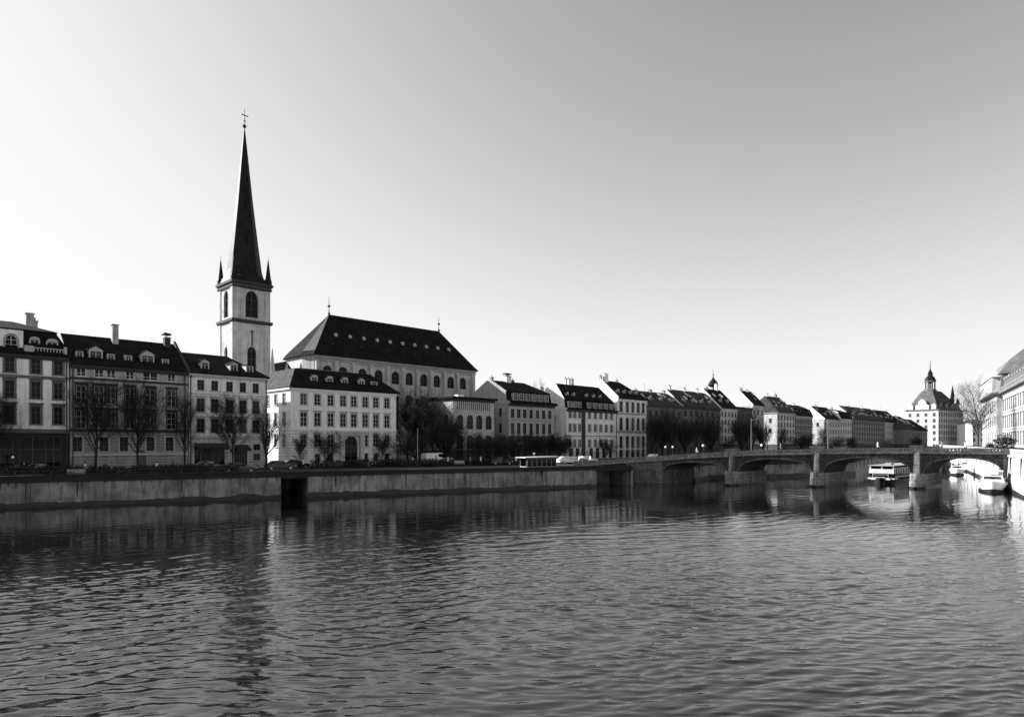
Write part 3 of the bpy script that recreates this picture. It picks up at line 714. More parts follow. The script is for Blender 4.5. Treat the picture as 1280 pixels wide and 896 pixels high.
cb2 = MB(); zc = fr.z(313, 412); cb2.box(a-.09, a+.09, -.12, -.003, zc-3.2, zc); cb2.box(a-.3, a+.3, -.13, -.004, zc-.5, zc-.3); cb2.build('iron_anchor', M['trimd'], t)
ZT = 68.4 - STREET; hs_ = ZT - Ht - .15
sb = MB(); n = 8; rings = []
for f, rr, sq in ((0, a*1.06, 1.0), (.02, a*1.0, .9), (.05, a*.92, .5), (.09, a*.83, .2), (.15, a*.77, 0), (.27, a*.65, 0), (.53, a*.41, 0), (.77, a*.22, 0), (1.0, .13, 0)):
    ring = []
    for k in range(n):
        tt = math.pi/8 + k*math.pi/4
        ox, oy = math.cos(tt)/math.cos(math.pi/8), math.sin(tt)/math.cos(math.pi/8)
        qx, qy = max(-1, min(1, ox*1.08)), max(-1, min(1, oy*1.08))
        if sq > .5: qx, qy = math.copysign(1, ox), math.copysign(1, oy)
        ring.append(sb.vert((a + rr*(ox*(1-sq) + qx*sq), TD/2 + rr*TD/TW*(oy*(1-sq) + qy*sq), Ht + .15 + hs_*f)))
    rings.append(ring)
for r0, r1 in zip(rings, rings[1:]):
    for k in range(n): sb.face((r0[k], r0[(k+1) % n], r1[(k+1) % n], r1[k]))
sb.face(rings[-1])
sb.build('spire', M['copper'], t)
for f, sgn in ((.27, 1), (.5, 1)):
    lb = MB(); rr = a*.62 if f < .4 else a*.43
    lb.prism([(-.45, 0), (.45, 0), (.45, .9), (0, 1.6), (-.45, .9)], -.25, .9); lb.build('spire_lucarne', M['copper'], t, (a, TD/2 - rr*.98, Ht+hs_*f))
for cx, cy in ((.25, .25), (TW-.25, .25), (TW-.25, TD-.25), (.25, TD-.25)):
    b = MB(); b.lathe([(.72, Ht+.1), (.66, Ht+1.0), (.5, Ht+1.5), (.09, Ht+5.0)], 8, cx, cy, rot=math.pi/8)
    b.tube((cx, cy, Ht+5.0), (cx, cy, Ht+6.0), .05, .02, 5)
    b.build('pinnacle', M['copper'], t)
b = MB(); zt = ZT
b.tube((a, TD/2, zt-.3), (a, TD/2, zt+4.3), .13, .07, 6); b.lathe([(.1, zt+.5), (.42, zt+.9), (.1, zt+1.3)], 8, a, TD/2)
b.box(a-.75, a+.75, TD/2-.06, TD/2+.06, zt+3.0, zt+3.15); b.box(a-.3, a+.3, TD/2-.06, TD/2+.06, zt+1.9, zt+2.0)
b.build('cross', M['iron'], t)

# small gothic chapel gable seen between tower and palace
fr = frontage(338, 22)
t = thing('chapel', 'small stone chapel with pinnacles squeezed between tower and white palace', 'chapel', fr.loc(), fr.rz)
b = MB(); b.box(0, 6.5, 0, 6, 0, 15.5); b.build('wall', M['stone'], t)
b = MB(); b.prism([(-.2, 15.51), (6.7, 15.51), (3.2, 20)], -.1, 6.2); b.build('roof', M['roof2'], t)
for x, h in ((.3, 22.2), (3.2, 19.8), (6.2, 20)):
    b = MB(); b.lathe([(.5, 14), (.5, 17.2), (.62, 17.3), (.06, h)], 6, x, -.2); b.build('pinnacle', M['stone'], t)

# ------------------------------------------------------------------ domed building at the far end
fr = Frame(247, 380, math.radians(32), STREET)
W, D = 30.0, 18.0
H = fr.z(1173, 512)
hs = autogrid(W, H, 6, 11, 1.2, 2.1, 4.5, 'plain', pane=2)
sd = autogrid(D, H, 6, 4, 1.4, 1.9, 4.5, 'plain', pane=2)
dm = house(fr, 'white corner palace with a square domed roof and lantern beyond the bridge', W, D, H, M['mid'], M['mid'], 4.4, name='domed_palace', holes=hs, side=sd, far=True, frame=M['framed'], trim=M['trimg'],
   rings=[(-.7, H-.06), (-.7, H+.4), (.5, H+.6), (3.2, H+6.4), (5.9, H+11.5), (6.6, H+11.8)], kl=.95, kr=2.3, roofm=M['slate'], hipm=M['slate_lit'], cornice=M['trimm'], bands=[(4.2, .5, M['trimm']), (H-5.2, .4, M['trimm'])])  # left hip coloured lighter than the other slopes, as if sunlit
for x in (5, 12, 19, 25): add_dormer(dm, x, .7, H+.6, 2.4, 3.0, 2.5, 'ped', M['trimg'], M['roof2'])
ob = MB(); ob.prism([(-3.6, 0), (3.6, 0), (3.6, 2.4), (2.3, 2.9), (1.6, 5.2), (0, 6.2), (-1.6, 5.2), (-2.3, 2.9), (-3.6, 2.4)], 0, 1.8)
ob.build('ornate_gable', M['trimw'], dm, (-.05, D/2, H+.42), -math.pi/2)
for yy in (2.6, D-2.6):
    ob = MB(); ob.prism([(-1.3, 0), (1.3, 0), (1.3, 2.2), (.8, 3.0), (0, 3.4), (-.8, 3.0), (-1.3, 2.2)], 0, 1.8); ob.build('round_dormer', M['trimm'], dm, (-.05, yy, H+.42), -math.pi/2)
zt = H+11.7; lx, ly = 9.6, D/2
b = MB(); b.lathe([(3.5, zt-.5), (3.5, zt+1.0), (2.9, zt+1.3)], 8, lx, ly)
for k in range(8):
    aa = k*math.pi/4; b.tube((lx+2.5*math.cos(aa), ly+2.5*math.sin(aa), zt+1.2), (lx+2.5*math.cos(aa), ly+2.5*math.sin(aa), zt+5.6), .38, .34, 6)
b.lathe([(1.2, zt+1.2), (1.2, zt+5.6)], 8, lx, ly); b.lathe([(3.3, zt+5.6), (3.3, zt+6.2)], 8, lx, ly)
b.build('lantern', M['trims'], dm)
b = MB(); b.lathe([(3.2, zt+6.2), (3.0, zt+7.0), (2.3, zt+8.3), (1.6, zt+8.9), (1.2, zt+10.2), (1.5, zt+10.4), (.9, zt+11.8), (.25, zt+13.2), (.1, zt+18.5)], 8, lx, ly); b.build('lantern_dome', M['copper'], dm)
b = MB()
for x, y, hh in ((24.5, 3.5, 15.5), (22.5, 3.0, 11.5), (27.5, 2.0, 8.0)): b.lathe([(.9, H+4), (.9, H+hh*.55), (1.1, H+hh*.58), (.08, H+hh)], 6, x, y)
b.build('roof_pinnacle', M['copper'], dm)
# pale low house right of it
fr = Frame(261, 372, math.radians(10), STREET)
house(fr, 'low pale house between the domed palace and the bare tree on the right bank', 13, 10, 15.0, M['white'], name='distant_house', holes=autogrid(13, 15.0, 4, 5, 1.2, 1.8), far=True, frame=M['framed'], trim=M['trimm'], rings=[(-.4, 14.95), (-.4, 15.2), (5, 17.5)], kl=1, kr=1, roofm=M['roofp'])

# ------------------------------------------------------------------ right bank building
def rfront(Y): return 24.6 + .6*Y
d0 = Vector((.6, 1)).normalized()
Yf = 166.0
fr = Frame(rfront(Yf), Yf, math.atan2(-d0.y, -d0.x), RSTREET)
W = 75.0; H = fr.z(1253, 492)
n = 21
hs = []
for z, hh in ((.9, 2.3), (4.9, 2.4), (9.2, 2.2)):
    for k in range(n): hs.append(dict(x=W*(k+.5)/n, z=z, w=1.35, h=min(hh, H-z-1.2), style='hood', trim=M['trims'], frame=M['framed'], pane=0))
rbld = house(fr, 'sunlit white building with a mansard roof along the right embankment', W, 15, H, M['rstone'], name='embankment_building', holes=hs,
   rings=[(-.9, H-.1), (-.9, H+.25), (.4, H+.5), (1.6, H+4.4), (1.4, H+4.7), (7.4, H+8.5)], kl=.12, kr=1, roofm=M['roofp'], cornice=M['trimg'], bands=[(4.1, .35, M['trimg']), (8.4, .3, M['trimg'])], trim=M['trimm'])
for k in range(17):
    add_dormer(rbld, 3 + k*4.2, .1, H+.7, 2.0, 2.6, 2.0, random.choice(('arch', 'ped')), M['trimg'], M['roofp'])
bb = MB(); bb.box(.3, W-.3, -.75, -.6, H+.25, H+.4)
for k in range(140): bb.box(.3+k*(W-.6)/140, .42+k*(W-.6)/140, -.73, -.62, H+.4, H+1.1)
bb.box(.3, W-.3, -.78, -.58, H+1.1, H+1.25); bb.build('roof_balustrade', M['trimg'], rbld)
Yp = 200.0
fr2 = Frame(rfront(Yp) - 1.2, Yp, math.atan2(-d0.y, -d0.x), RSTREET)
W2 = 36.0; H2 = fr2.z(1233, 499)
hs = [dict(x=W2*(k+.5)/7, z=z, w=1.7, h=2.5, style='hood', trim=M['trimg'], frame=M['framed'], pane=0) for k in range(7) for z in (.9, 4.9, 9.0)]
pav = house(fr2, 'white end pavilion with a tall curved grey roof, beyond the embankment building', W2, 18, H2, M['rstone'], name='end_pavilion', holes=hs,
   rings=[(-1.2, H2-.1), (-1.2, H2+.3), (.8, H2+.7), (1.2, H2+5.0), (.6, H2+5.3), (3.0, H2+9.0), (7.0, H2+12.5), (8.9, H2+13.4)], kl=1, kr=.8, roofm=M['roofp'], cornice=M['trimg'], bands=[(4.1, .3, M['trimm'])], trim=M['trimw'])
b = MB(); b.box(3, W2-3, -.6, 2.0, H2+.4, H2+4.6); b.prism([(2, H2+4.6), (W2-2, H2+4.6), (W2/2, H2+7.5)], -.9, 2.5); b.build('attic_storey', M['rstone'], pav)
chimney(pav, W2-9, 9, H2+13.0, 3.0, 1.6, 1.6, M['trimd'], 0)

# ------------------------------------------------------------------ terrain and embankments
Q0 = Vector((-54.6, 70.0)); qe = Vector((.8925, .4511)); qm = Vector((-.4511, .8925))
def Q(s, d=0.0): p = Q0 + qe*s + qm*d; return (p.x, p.y)
def Qs(px): r = ray(px); return (r*Q0.y - Q0.x) / (qe.x - r*qe.y)
BL = Vector((19.5, 112.5)); ba = Vector((.9605, -.278)); bq = Vector((.7071, .7071))
def B(s, d=0.0): p = BL + ba*s + bq*d; return (p.x, p.y)
def rq(Y): return (15.2 + .6*Y, Y)

mb = MB()
pts = [Q(-700), Q(Qs(745)), Q(83), B(0), B(6.2), B(6.2, 10), (38, 127), (51, 131), (74, 142), (196, 330), rq(330), (2500, 420), (6000, 5000), (-6000, 5000), (-6000, -250)]
mb.poly([(x, y, STREET) for x, y in pts])
struct('ground', mb, M['paving'])
mb = MB()
rp = [rq(-300), rq(330), (3000, 430), (3000, -300)]
mb.poly([(x, y, RSTREET-.3) for x, y in rp])
struct('right_bank_ground', mb, M['paving'])
# street along the houses with a kerb and a dashed line
def strip(name, d0, d1, z, m, s0=-60, s1=330):
    mb = MB(); o = Vector((-46.9, 95.0)); u = Vector((1, 1))/R2; nn = Vector((1, -1))/R2
    P = lambda s, d: tuple((o + u*s + nn*d)) + (z,)
    mb.poly([P(s0, d1), P(s1, d1), P(s1, d0), P(s0, d0)])
    return struct(name, mb, m)
strip('road', 3.2, 9.4, STREET+.004, M['asphalt'])
mb = MB(); o = Vector((-46.9, 95.0)); u = Vector((1, 1))/R2; nn = Vector((1, -1))/R2
for d0_, d1_ in ((.02, 3.1), (9.5, 12.0)):
    a = [o+u*-60+nn*d1_, o+u*330+nn*d1_, o+u*330+nn*d0_, o+u*-60+nn*d0_]
    mb.hexa([(p.x, p.y, STREET-.05) for p in a] + [(p.x, p.y, STREET+.13) for p in a])
struct('pavement', mb, M['paving'])
mb = MB()
for k in range(60):
    a = [o+u*(-60+k*6.5)+nn*6.36, o+u*(-57+k*6.5)+nn*6.36, o+u*(-57+k*6.5)+nn*6.24, o+u*(-60+k*6.5)+nn*6.24]
    mb.poly([(p.x, p.y, STREET+.009) for p in a])
struct('road_marking', mb, M['line'])

def quay_seg(name, label, P0, P1, top, m, thick=1.4, para=1.0, base=.55, rail=None, coping=M['quayd']):
    P0, P1 = Vector(P0), Vector(P1); d = (P1-P0); L_ = d.length; rz = math.atan2(d.y, d.x)
    t = thing(name, label, 'quay wall', (P0.x, P0.y, 0), rz)
    mb = MB(); mb.hexa([(0,-.28,base),(L_,-.28,base),(L_,thick,base),(0,thick,base),(0,-.0,top),(L_,-.0,top),(L_,thick,top),(0,thick,top)])
    n = max(1, int(L_/7))
    mb.build('wall_face', m, t)
    b = MB(); b.hexa([(0,-.42,-1),(L_,-.42,-1),(L_,thick,-1),(0,thick,-1),(0,-.34,base-.003),(L_,-.34,base-.003),(L_,thick,base-.003),(0,thick,base-.003)]); b.build('wet_base', M['algae'], t)
    b = MB(); b.box(-.0, L_, -.16, thick, top+.003, top+.3)
    b.build('coping', coping, t)
    if para:
        b = MB(); b.box(0, L_, .15, .5, top+.303, top+para); b.box(-.0, L_, .07, .58, top+para+.002, top+para+.14); b.build('parapet', coping, t)
    if rail:
        b = MB(); k = 0.0
        while k < min(L_, 160):
            x = L_ - k if rail < 0 else k
            b.box(x-.04, x+.04, .28, .36, top+.3, top+1.25); k += 1.6
        for z in (.62, .9, 1.2): b.box(max(0, L_-160), L_, .30, .34, top+z, top+z+.045)
        b.build('railing', M['iron'], t)
    rt = random.Random(int(L_*10)); b = MB(); x = 0.0; hgt_ = base + .25
    slope = lambda z: -.28*(1 - (z-base)/(top-base)) - .012
    while x < L_:
        x1 = min(L_, x + rt.uniform(.25, .9)); h1 = min(max(hgt_*.7 + (base+.15)*.3 + rt.gauss(0, .07), base+.04), base+.4)
        b.poly([(x, slope(base)-.002, base), (x1, slope(base)-.002, base), (x1, slope(h1)-.004, h1), (x, slope(hgt_)-.004, hgt_)]); x, hgt_ = x1, h1
    b.build('tide_line', M['algae'], t)
    b = MB(); x = 1.0
    while x < L_ - 1:
        x += rt.expovariate(1/1.1) + .1; w_ = rt.uniform(.04, .22); dl = rt.uniform(.2, 1.0)*rt.random() + .15
        if x + w_ > L_: break
        b.poly([(x, slope(top-dl)-.004, top-dl), (x+w_*.6, slope(top-dl*.9)-.004, top-dl*.9), (x+w_, slope(top)-.004, top-.005), (x-w_*.3, slope(top)-.004, top-.005)])
    if b.f: b.build('drip_stains', M['drip'], t)
    if rail:
        for q in range(3):
            x = L_ - 9 - q*17.0
            if x < 2: break
            b = MB()
            for sx in (-.22, .22): b.tube((x+sx, -.42, .1), (x+sx, -.28, top+.1), .03, .03, 5)
            for j in range(9): b.tube((x-.22, -.40, .35+j*.32), (x+.22, -.40, .35+j*.32), .018, .018, 4)
            b.build('ladder', M['iron'], t)
    k = 3.5
    while k < L_ - 2:
        b = MB(); b.box(k-.05, k+.05, -.10-.18*.5, .1, base+.2, top-.05); b.build('joint', M['quayd'], t); k += random.uniform(8, 13)
    return t
sa, sb_, sc_ = Qs(351), Qs(385), Qs(745)
quay_seg('quay_wall', 'long stained quay wall left of the dark canal mouth', Q(-60), Q(sa), 2.65, M['quay'], para=.62, base=.35, rail=-1)
quay_seg('quay_wall', 'stained quay wall between the dark canal mouth and the bridge', Q(sb_), Q(sc_), 2.65, M['quay'], para=.5, base=.35)
def mouth(name, label, s0, s1, depth):
    L_ = s1 - s0; p = Q(s0); t = thing(name, label, 'culvert', (p[0], p[1], 0), math.atan2(qe.y, qe.x))
    b = MB()
    b.box(-.35, .0, .3, depth, -1, 2.45); b.box(L_, L_+.35, .3, depth, -1, 2.45)
    b.box(-.35, L_+.35, depth, depth+.4, -1, 2.45); b.build('side_wall', M['quay'], t)
    b = MB(); b.box(-.0, L_+.0, -.1, depth, 2.46, 2.64); b.build('lintel', M['quayd'], t)
    b = MB(); b.box(0, L_, -.16, 1.4, 2.653, 2.95); b.box(0, L_, .15, .5, 2.953, 3.15); b.box(0, L_, .07, .58, 3.152, 3.29); b.build('parapet', M['quayd'], t)
mouth('canal_mouth', 'dark square mouth of a side canal in the left quay wall', sa, sb_, 14)
mouth('stair_recess', 'dark recess in the quay wall just left of the bridge abutment', sc_, 83.3, 6.5)
quay_seg('quay_wall', 'low quay wall seen through the left bridge arches', B(6.2, 10.2), (38, 127), 2.65, M['quay'])
quay_seg('quay_wall', 'pale quay wall seen through the middle of the bridge', (38, 127), (51, 131), 2.65, M['quay'])
quay_seg('quay_wall', 'quay wall behind the passenger boat, seen under the bridge', (51, 131), (74, 142), 2.65, M['quay'])
quay_seg('quay_wall', 'far left quay wall running upstream beyond the bridge', (74, 142), (196, 330), 2.65, M['quay'], para=.9)
quay_seg('quay_wall', 'short cross wall closing the river far upstream', (196, 330), rq(330), 2.65, M['quay'])
br_end = B(55.4)
Yb = br_end[1]
t = quay_seg('quay_wall', 'tall sunlit embankment wall at the right edge', rq(Yb), rq(-60), 4.9, M['rquay'], coping=M['rquay'], para=1.0, base=.3)
quay_seg('quay_wall', 'right embankment wall running upstream beyond the bridge', rq(330), rq(Yb+9), 4.9, M['rquay'], coping=M['rquay'], para=1.0, base=.3)

# ------------------------------------------------------------------ bridge
ZP = [(-9, 3.62), (0, 4.3), (11, 5.15), (21, 5.75), (36, 6.1), (45, 6.15), (58, 6.08)]
def zp(s):
    for (a, za), (b, zb_) in zip(ZP, ZP[1:]):
        if s <= b: return za + (zb_-za)*(s-a)/(b-a)
    return ZP[-1][1]
BW = 10.0
bt = thing('stone_bridge', 'low stone bridge of four flat arches crossing the river to the right bank', 'bridge', (BL.x, BL.y, 0), 0)
def bp(s, d, z): p = ba*s + bq*d; return (p.x, p.y, z)
def bbox(mb, s0, s1, d0, d1, z0, z1, mi=0, z0b=None, z1b=None):
    z0b = z0 if z0b is None else z0b; z1b = z1 if z1b is None else z1b
    mb.hexa([bp(s0,d0,z0), bp(s1,d0,z0b), bp(s1,d1,z0b), bp(s0,d1,z0), bp(s0,d0,z1), bp(s1,d0,z1b), bp(s1,d1,z1b), bp(s0,d1,z1)], mi)
spans = [(6.2, 16.6), (18.1, 29.4), (30.9, 43.4), (44.9, 55.4)]
for a, b in spans:
    mb = MB(); n = 22; spz = 2.35; crown = zp((a+b)/2) - 1.5
    P = []
    for k in range(n+1):
        s = a + (b-a)*k/n; q = (2*k/n-1); P.append((s, spz + (crown-spz)*math.sqrt(max(0, 1-abs(q)**2.3))))
    for (s0, z0), (s1, z1) in zip(P, P[1:]):
        for d in (0.12, BW-.12):
            f = [bp(s0,d,z0), bp(s1,d,z1), bp(s1,d,zp(s1)-.87), bp(s0,d,zp(s0)-.87)]
            mb.poly(f if d < 1 else f[::-1])
        mb.poly([bp(s0,.12,z0), bp(s0,BW-.12,z0), bp(s1,BW-.12,z1), bp(s1,.12,z1)])
    mb.build('arch', M['bstone'], bt)
    rb = MB()
    for (s0, z0), (s1, z1) in zip(P, P[1:]):
        for d0_, d1_ in ((0.05, .35),):
            rb.hexa([bp(s0,d0_,z0-.02), bp(s1,d0_,z1-.02), bp(s1,d1_,z1-.02), bp(s0,d1_,z0-.02), bp(s0,d0_,z0+.26), bp(s1,d0_,z1+.26), bp(s1,d1_,z1+.26), bp(s0,d1_,z0+.26)])
    rb.build('arch_ring', M['bpier'], bt)
ends = [(0.0, 6.2)] + [(16.6, 18.1), (29.4, 30.9), (43.4, 44.9)] + [(55.4, 58.5)]
for i, (a, b) in enumerate(ends):
    mb = MB()
    if i in (0, 4):
        bbox(mb, a, b, 0, BW, -1, zp(a)-.9, 0, None, zp(b)-.9); mb.build('abutment', M['bpier'], bt)
    else:
        n0 = 2.2
        bbox(mb, a-.3, b+.3, -.199, BW+.4, -1, n0)
        c = (a+b)/2
        mb.build('pier', M['nose'], bt)
        def nose(mb, g, tip, z0, z1, k=.12):
            pl = [(a-g, -.2), (b-.25, -tip), (b+g, -.2)]
            i0 = len(mb.v)
            for z, sh in ((z0, 0), (z1, k)):
                for s_, d_ in pl: mb.vert(bp(s_*(1) + (c-s_)*sh, d_*(1-sh), z))
            mb.face((i0, i0+2, i0+1)); mb.face((i0+3, i0+4, i0+5))
            for q in range(3): mb.face((i0+q, i0+(q+1) % 3, i0+3+(q+1) % 3, i0+3+q))
        nb = MB(); nose(nb, .34, 2.0, -1, n0+.12); nb.build('cutwater', M['nose'], bt)
        wb = MB(); bbox(wb, a-.45, b+.45, -.5, BW+.5, -1, .3); nose(wb, .5, 2.2, -1, .3, .02); wb.build('wet_base', M['algae'], bt)
        pb = MB(); bbox(pb, a, b, -.19, BW+.25, n0+.003, zp(c)-.93); pb.build('pilaster', M['bstone'], bt)
        pb = MB(); nose(pb, -.22, .85, n0+.125, zp(c)-.62, .0); pb.build('buttress', M['bpier'], bt)
        pb = MB(); bbox(pb, a-.1, b+.1, -.42, .35, zp(c)-.6, zp(c)+.28); bbox(pb, a-.25, b+.25, -.55, .45, zp(c)+.283, zp(c)+.42); bbox(pb, a-.1, b+.1, BW-.35, BW+.42, zp(c)-.6, zp(c)+.28); pb.build('pedestal', M['bpara'], bt)
S = [-9 + k*1.0 for k in range(68)]
db_ = MB()
for s0, s1 in zip(S, S[1:]): bbox(db_, s0, s1, .3, BW-.3, zp(s0)-.9, zp(s0)-.63, 0, zp(s1)-.9, zp(s1)-.63)
db_.build('deck', M['asphalt'], bt)
for sgn, e0 in ((1, 0.0), (-1, BW)):
    mb = MB(); bal = MB(); rl = MB()
    def D_(x): return e0 + sgn*x
    def sb2(m_, s0, s1, x0, x1, z0, z1, z0b, z1b):
        d = sorted((D_(x0), D_(x1))); bbox(m_, s0, s1, d[0], d[1], z0, z1, 0, z0b, z1b)
    for s0, s1 in zip(S, S[1:]):
        z0, z1 = zp(s0), zp(s1)
        sb2(mb, s0, s1, -.34, .3, z0-.84, z0-.6, z1-.84, z1-.6)
        sb2(rl, s0, s1, -.16, .18, z0-.16, z0, z1-.16, z1); sb2(rl, s0, s1, -.14, .16, z0-.598, z0-.47, z1-.598, z1-.47)
        for q in (.2, .7):
            s = s0+q; sb2(bal, s-.14, s+.14, -.08, .10, zp(s)-.471, zp(s)-.159, zp(s)-.471, zp(s)-.159)
    rl.v += []
    i0 = len(rl.v); rl.v += bal.v; rl.f += [tuple(k+i0 for k in f) for f in bal.f]; rl.m += bal.m
    mb.build('cornice', M['bpara'], bt); rl.build('balustrade', M['bpara'], bt)

# ------------------------------------------------------------------ water
mat_w = bpy.data.materials.new('river water'); mat_w.use_nodes = True
nt = mat_w.node_tree; N, Lk = nt.nodes, nt.links; bs = N['Principled BSDF']
bs.inputs['Base Color'].default_value = (.006, .006, .006, 1); bs.inputs['Roughness'].default_value = .02; bs.inputs['IOR'].default_value = 1.75
bs.inputs['Specular IOR Level'].default_value = .5
tc = N.new('ShaderNodeTexCoord')
def wn(scale, sx, sy, rot, det, kind='FBM'):
    mp = N.new('ShaderNodeMapping'); mp.inputs['Rotation'].default_value = (0, 0, rot); mp.inputs['Scale'].default_value = (sx, sy, 1)
    Lk.new(tc.outputs['Object'], mp.inputs['Vector'])
    n = N.new('ShaderNodeTexNoise'); n.inputs['Scale'].default_value = scale; n.inputs['Detail'].default_value = det; n.inputs['Roughness'].default_value = .55; n.noise_type = kind
    Lk.new(mp.outputs['Vector'], n.inputs['Vector']); return n.outputs['Fac']
at_ = N.new('ShaderNodeAttribute'); at_.attribute_name = 'ripple'
def mth(op, a, b):
    x = N.new('ShaderNodeMath'); x.operation = op
    for i, v in enumerate((a, b)):
        if isinstance(v, (int, float)): x.inputs[i].default_value = v
        else: Lk.new(v, x.inputs[i])
    return x.outputs[0]
fa_ = N.new('ShaderNodeAttribute'); fa_.attribute_name = 'distant'
h = mth('ADD', mth('MULTIPLY', wn(3.4, .55, 1.7, .15, 4), .07), mth('MULTIPLY', wn(9.0, .7, 1.4, -.1, 2), .02))
h = mth('ADD', h, mth('MULTIPLY', mth('MULTIPLY', wn(1.5, .6, 1.7, -.12, 3, 'RIDGED_MULTIFRACTAL'), .58), mth('SUBTRACT', 1.0, fa_.outputs['Fac'])))
h = mth('ADD', h, mth('MULTIPLY', mth('MULTIPLY', wn(1.05, .42, 1.9, -.25, 3), .24), fa_.outputs['Fac']))
bmp = N.new('ShaderNodeBump'); bmp.inputs['Strength'].default_value = 1.0
bmp.inputs['Distance'].default_value = .1
Lk.new(mth('MULTIPLY', h, at_.outputs['Fac']), bmp.inputs['Height']); Lk.new(bmp.outputs[0], bs.inputs['Normal'])

rng = np.random.default_rng(5)
ys = [-20.0]
while ys[-1] < 420: ys.append(ys[-1] + max(.05, .0031*(max(ys[-1], 0)+3)) if ys[-1] > 6 else ys[-1] + 1.0)
ys = np.array(ys); NC = 1100
kx = np.linspace(-1.0, 1.0, NC)
Yg = np.repeat(ys[:, None], NC, 1); Xg = kx[None, :] * (1.05*(Yg + 34.0))
step = np.maximum(np.gradient(ys), 0.1)[:, None]
stepx = (1.05*(Yg+34.0))*2/NC
def vnoise(X, Y, seed):
    r = np.random.default_rng(seed); o = np.zeros_like(X)
    for k in range(9):
        a = r.uniform(0, 2*np.pi); l = r.uniform(.5, 1.6); ph = r.uniform(0, 6.28)
        o += np.sin((np.cos(a)*X + np.sin(a)*Y)*l + ph)
    return o/3.0
wX = Xg + 1.6*vnoise(Xg*.14, Yg*.14, 3); wY = Yg + 1.9*vnoise(Xg*.14, Yg*.14, 4) + .5*vnoise(Xg*.5, Yg*.5, 6)
Z = np.zeros_like(Xg)
NW = 96; SL = .100
for k in range(NW):
    lam = .26 * 9.0 ** ((k + rng.random())/NW)
    ang = math.radians(113) + rng.normal(0, math.radians(21 if lam < 1.2 else 15))
    kk = 2*math.pi/lam; ph = rng.uniform(0, 6.28)
    wgt = 1.3 if .3 < lam < 1.0 else .66
    amp = wgt*SL/kk*math.sqrt(2.0/NW)
    fade = np.clip((lam/np.maximum(step, stepx*.6) - 2.6)/2.5, 0, 1)
    p = kk*(math.cos(ang)*wX + math.sin(ang)*wY) + ph
    Z += amp*fade*((np.sin(p) + .25*np.sin(2*p + 1.3)) if k % 2 else 1.7*(.64 - np.abs(np.sin(p*.5))))
# sheltered, flat water along the left quay and calmer patches further out
dq = -((Xg - Q0.x)*qm.x + (Yg - Q0.y)*qm.y)
al_ = Xg*qe.x + Yg*qe.y; ac_ = Xg*qm.x + Yg*qm.y
patch = (1.0 + .34*np.clip(vnoise(Xg*.07, Yg*.11, 8), -1, 1))*(1.0 + .42*np.clip(vnoise(al_*.025, ac_*.2, 12), -1, 1))
lee = .25 + .75*np.clip((dq - 6 + 4*vnoise(Xg*.05, Yg*.05, 9))/16, 0, 1)**1.2
env = patch*lee*(np.interp(Yg, [10, 17, 26, 40, 60, 120], [.95, .92, .80, .46, .36, .34]) + np.interp(Yg, [10, 18, 28, 42], [1.3, 1.2, .6, 0])*np.clip((Xg + 1)/9, 0, 1))
Z *= env
nR = len(ys)
me = bpy.data.meshes.new('river')
co = np.stack([Xg, Yg, Z], -1).reshape(-1, 3).astype(np.float32)
ii = (np.arange(nR-1)[:, None]*NC + np.arange(NC-1)[None, :]).reshape(-1)
quads = np.stack([ii, ii+1, ii+NC+1, ii+NC], 1).astype(np.int32)
me.vertices.add(len(co)); me.vertices.foreach_set('co', co.ravel())
me.loops.add(quads.size); me.loops.foreach_set('vertex_index', quads.ravel())
me.polygons.add(len(quads)); me.polygons.foreach_set('loop_start', np.arange(0, quads.size, 4, dtype=np.int32)); 
me.polygons.foreach_set('use_smooth', np.ones(len(quads), bool))
me.update(calc_edges=True); me.validate()
att = me.attributes.new('ripple', 'FLOAT', 'POINT'); att.data.foreach_set('value', env.reshape(-1).astype(np.float32))
far_ = np.clip((Yg - 16)/50, 0, 1)
att = me.attributes.new('distant', 'FLOAT', 'POINT'); att.data.foreach_set('value', far_.reshape(-1).astype(np.float32))
me.materials.append(mat_w)
wo = link('river', me); wo['kind'] = 'structure'

